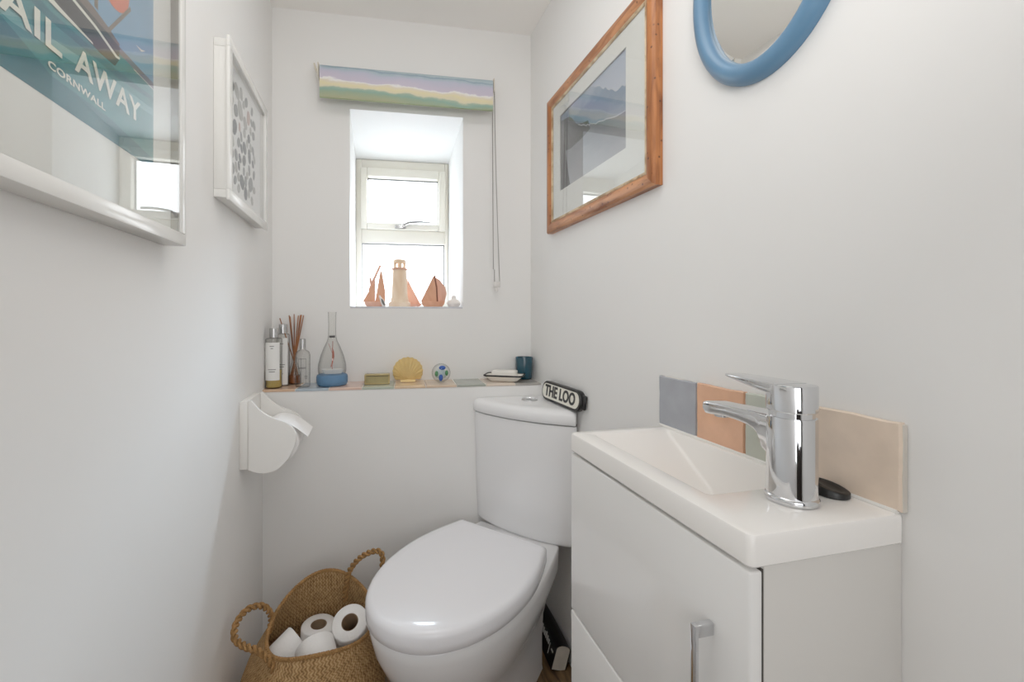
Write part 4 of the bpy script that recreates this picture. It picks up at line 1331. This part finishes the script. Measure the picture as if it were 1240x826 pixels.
# plaited rim
def rope(bm, pts, R=.0052, r=.0046, turns=60, per=6, strands=2):
    P = [Vector(p) for p in pts]
    Ls = [0]
    for a, b in zip(P, P[1:]):
        Ls.append(Ls[-1] + (b - a).length)
    tot = Ls[-1]
    for s in range(strands):
        out = []
        N_ = int(turns * per)
        up = None
        for i in range(N_ + 1):
            d_ = tot * i / N_
            k = 0
            while k < len(P) - 2 and Ls[k + 1] < d_:
                k += 1
            t = (d_ - Ls[k]) / max(1e-9, Ls[k + 1] - Ls[k])
            c = P[k].lerp(P[k + 1], t)
            d = (P[k + 1] - P[k]).normalized()
            if up is None:
                up = d.orthogonal().normalized()
            up = (up - d * up.dot(d)).normalized()
            sd_ = d.cross(up)
            an = 2 * PI * (i / per + s / strands)
            out.append(c + (up * math.cos(an) + sd_ * math.sin(an)) * R)
        tube(bm, out, r, 6)
bm = new()
rp = [Vector((rc.x + .127 * (1 + .012 * math.sin(3 * th + 1) + .008 * math.sin(5 * th)) * math.cos(th), rc.y + .143 * (1 + .012 * math.sin(3 * th + 1) + .008 * math.sin(5 * th)) * math.sin(th), rimz(th) + .002)) for th in [2 * PI * i / 72 for i in range(73)]]
rope(bm, rp, .0022, .0030, 90, 5)
obj('plaited_rim', bm, ROPE, bk)
h1 = [(-.225, 1.095, .262), (-.236, 1.112, .298), (-.248, 1.128, .325), (-.266, 1.138, .350), (-.290, 1.135, .358), (-.302, 1.112, .350), (-.294, 1.082, .336), (-.268, 1.058, .330), (-.240, 1.036, .324), (-.214, 1.022, .312), (-.204, 1.018, .288), (-.206, 1.022, .255)]
h1 = [(-.250, 1.190, .268), (-.242, 1.186, .305), (-.246, 1.176, .336), (-.262, 1.166, .358), (-.288, 1.150, .364), (-.304, 1.120, .356), (-.300, 1.088, .342), (-.276, 1.068, .334), (-.246, 1.052, .330), (-.218, 1.036, .318), (-.204, 1.026, .292), (-.206, 1.028, .262)]
h2 = [(-.066, 1.268, .275), (-.062, 1.262, .330), (-.052, 1.258, .366), (-.026, 1.256, .396), (.006, 1.252, .412), (.030, 1.246, .412), (.037, 1.238, .392), (.030, 1.226, .355), (.012, 1.214, .320), (-.004, 1.206, .290), (-.010, 1.204, .262)]
for h in (h1, h2):
    bm = new(); rope(bm, catmull(h, 6), .0046, .0040, 13, 10)
    obj('handle', bm, ROPE, bk)

rl = thing('toilet_roll', 'spare loo roll standing tilted in the basket against the bowl', 'toilet roll', (-.043, 1.156, .262), 0, 'spare loo rolls in the basket')
roll_parts(rl, .0450, .094)
protoparts = list(rl.children)
def rot_to(axis):
    return Vector((0, 0, 1)).rotation_difference(Vector(axis)).to_euler()
rl.rotation_euler = rot_to((-.10, -.46, .88))
rl['label'] = 'spare loo roll in the basket tilted against the toilet bowl, hole showing'
def dup(root, loc, axis, label):
    r = root.copy(); COL.objects.link(r)
    r.location = loc; r.rotation_euler = rot_to(axis); r['label'] = label
    for ch_ in list(root.children):
        c = ch_.copy(); COL.objects.link(c); c.parent = r
        c.matrix_parent_inverse = ch_.matrix_parent_inverse.copy()
    return r
dup(rl, (-.134, 1.222, .204), (.05, .0, 1), 'spare loo roll standing upright at the back of the basket')
dup(rl, (-.115, 1.062, .265), (.30, -.85, -.42), 'spare loo roll lying on its side at the front of the basket')
dup(rl, (-.205, 1.140, .235), (.75, .50, .42), 'spare loo roll lying slanted beside the rope handle in the basket')

# ------------------------------------------------------------------ black book on the floor between toilet and wall
bp = Vector((.568, 1.30, 0))
bo = thing('black_book', 'black book with white spine print on the floor behind the vanity', 'book', bp)
Mb = Matrix.Translation((.566, 1.318, .002)) @ Matrix.Rotation(math.radians(-4), 4, 'Z') @ Matrix.Rotation(math.radians(16), 4, 'Y')
# lies on its long fore edge: rounded spine up towards the room, pages showing at the near end
def bsec(y, grow=0.0, spine=True):
    pts = [(.022 + grow, .0), (.022 + grow, .062 + grow)]
    for i in range(9):
        an = math.radians(0 + 180 * i / 8)
        pts.append(((.022 + grow) * math.cos(an), .062 + (.012 + grow) * math.sin(an)))
    pts.append((-.022 - grow, .0))
    return [Mb @ Vector((a, y, b)) for a, b in pts]
bm = new(); loft(bm, [bsec(-.109), bsec(.129)]); obj('pages', bm, pbr('page_edges', rgb(214, 208, 196), rough=.9, vary=.05, scale=60), bo, angle=40)
bm = new()
so_, si_ = [bsec(y, .0022) for y in (-.111, .131)], [bsec(y, .0003) for y in (-.111, .131)]
ro = loft(bm, so_, False, False); ri = loft(bm, si_, False, False)
for k in (0, 1):
    nn = len(ro[k])
    for i in range(nn):
        j = (i + 1) % nn
        bm.faces.new((ro[k][i], ro[k][j], ri[k][j], ri[k][i]))
obj('cover', bm, pbr('black_cover', rgb(12, 14, 16), rough=.35, vary=.25, scale=25), bo, angle=40)
bm = new()
for i in range(13):
    y = -.062 + i * .0125
    box(bm, (-.0256, y, .040), (-.0236, y + .0080, .053 + .003 * ((i * 7) % 3)), 0, 1, 0, Mb)
box(bm, (-.0256, -.070, .018), (-.0236, -.068, .050), 0, 1, 0, Mb)
box(bm, (-.0256, -.098, .040), (-.0236, -.084, .045), 0, 1, 0, Mb)
obj('cover_print', bm, LABELW, bo, smooth=False)

# ------------------------------------------------------------------ camera
cam = bpy.data.cameras.new('camera')
cam.sensor_fit = 'HORIZONTAL'
cam.sensor_width = 36.0
cam.lens = 36.0 * 520.0 / 1240.0
cam.shift_x = (620 - 574) / 1240.0
cam.shift_y = -(413 - 383) / 1240.0
cam.clip_start = 0.01
co = bpy.data.objects.new('camera', cam)
COL.objects.link(co)
co.location = (0, 0, 1.08)
co.rotation_euler = (PI / 2, 0, -math.atan((574 - 447) / 520.0))
SC.camera = co

# ------------------------------------------------------------------ light
w = bpy.data.worlds.new('overcast_sky')
SC.world = w
w.use_nodes = True
bg = w.node_tree.nodes['Background']
bg.inputs['Color'].default_value = (0.93, 0.97, 1.0, 1)
bg.inputs['Strength'].default_value = 3.6

def area(name, loc, target, sx, sy, power, col=(1, 1, 1)):
    l = bpy.data.lights.new(name, 'AREA')
    l.shape = 'RECTANGLE'
    l.size = sx; l.size_y = sy
    l.energy = power
    l.color = col
    o = bpy.data.objects.new(name, l)
    COL.objects.link(o)
    o.location = loc
    o.rotation_euler = (Vector(target) - Vector(loc)).to_track_quat('-Z', 'Y').to_euler()
    return o
# bright sky just outside, above the window head
area('sky_light', (.72, 3.3, 2.62), (-.15, 1.0, .75), .9, .7, 255, (.70, .85, 1.0))
# flush ceiling lamp over the middle of the room, plus two added fills: one up at the ceiling, one from the door end
area('ceiling_light', (0.12, 0.62, 2.15), (0.12, 0.62, 0.0), .5, .5, 2.3, (1.0, .985, .97))
area('ceiling_fill', (0.14, 0.0, 1.60), (0.14, .75, 2.16), .30, .30, 3.2, (1.0, .985, .97))
area('door_end_fill', (.05, -.69, .95), (0, 1.5, .50), .70, 1.2, 6.2, (.985, .99, 1.0))

SC.view_settings.view_transform = 'Standard'
SC.view_settings.look = 'None'
SC.view_settings.exposure = 0.14
SC.view_settings.gamma = 1.14
SC.cycles.use_denoising = True
SC.cycles.max_bounces = 14
SC.cycles.diffuse_bounces = 8
SC.cycles.transparent_max_bounces = 24
SC.cycles.sample_clamp_indirect = 6.0
SC.cycles.caustics_reflective = False
SC.cycles.caustics_refractive = False
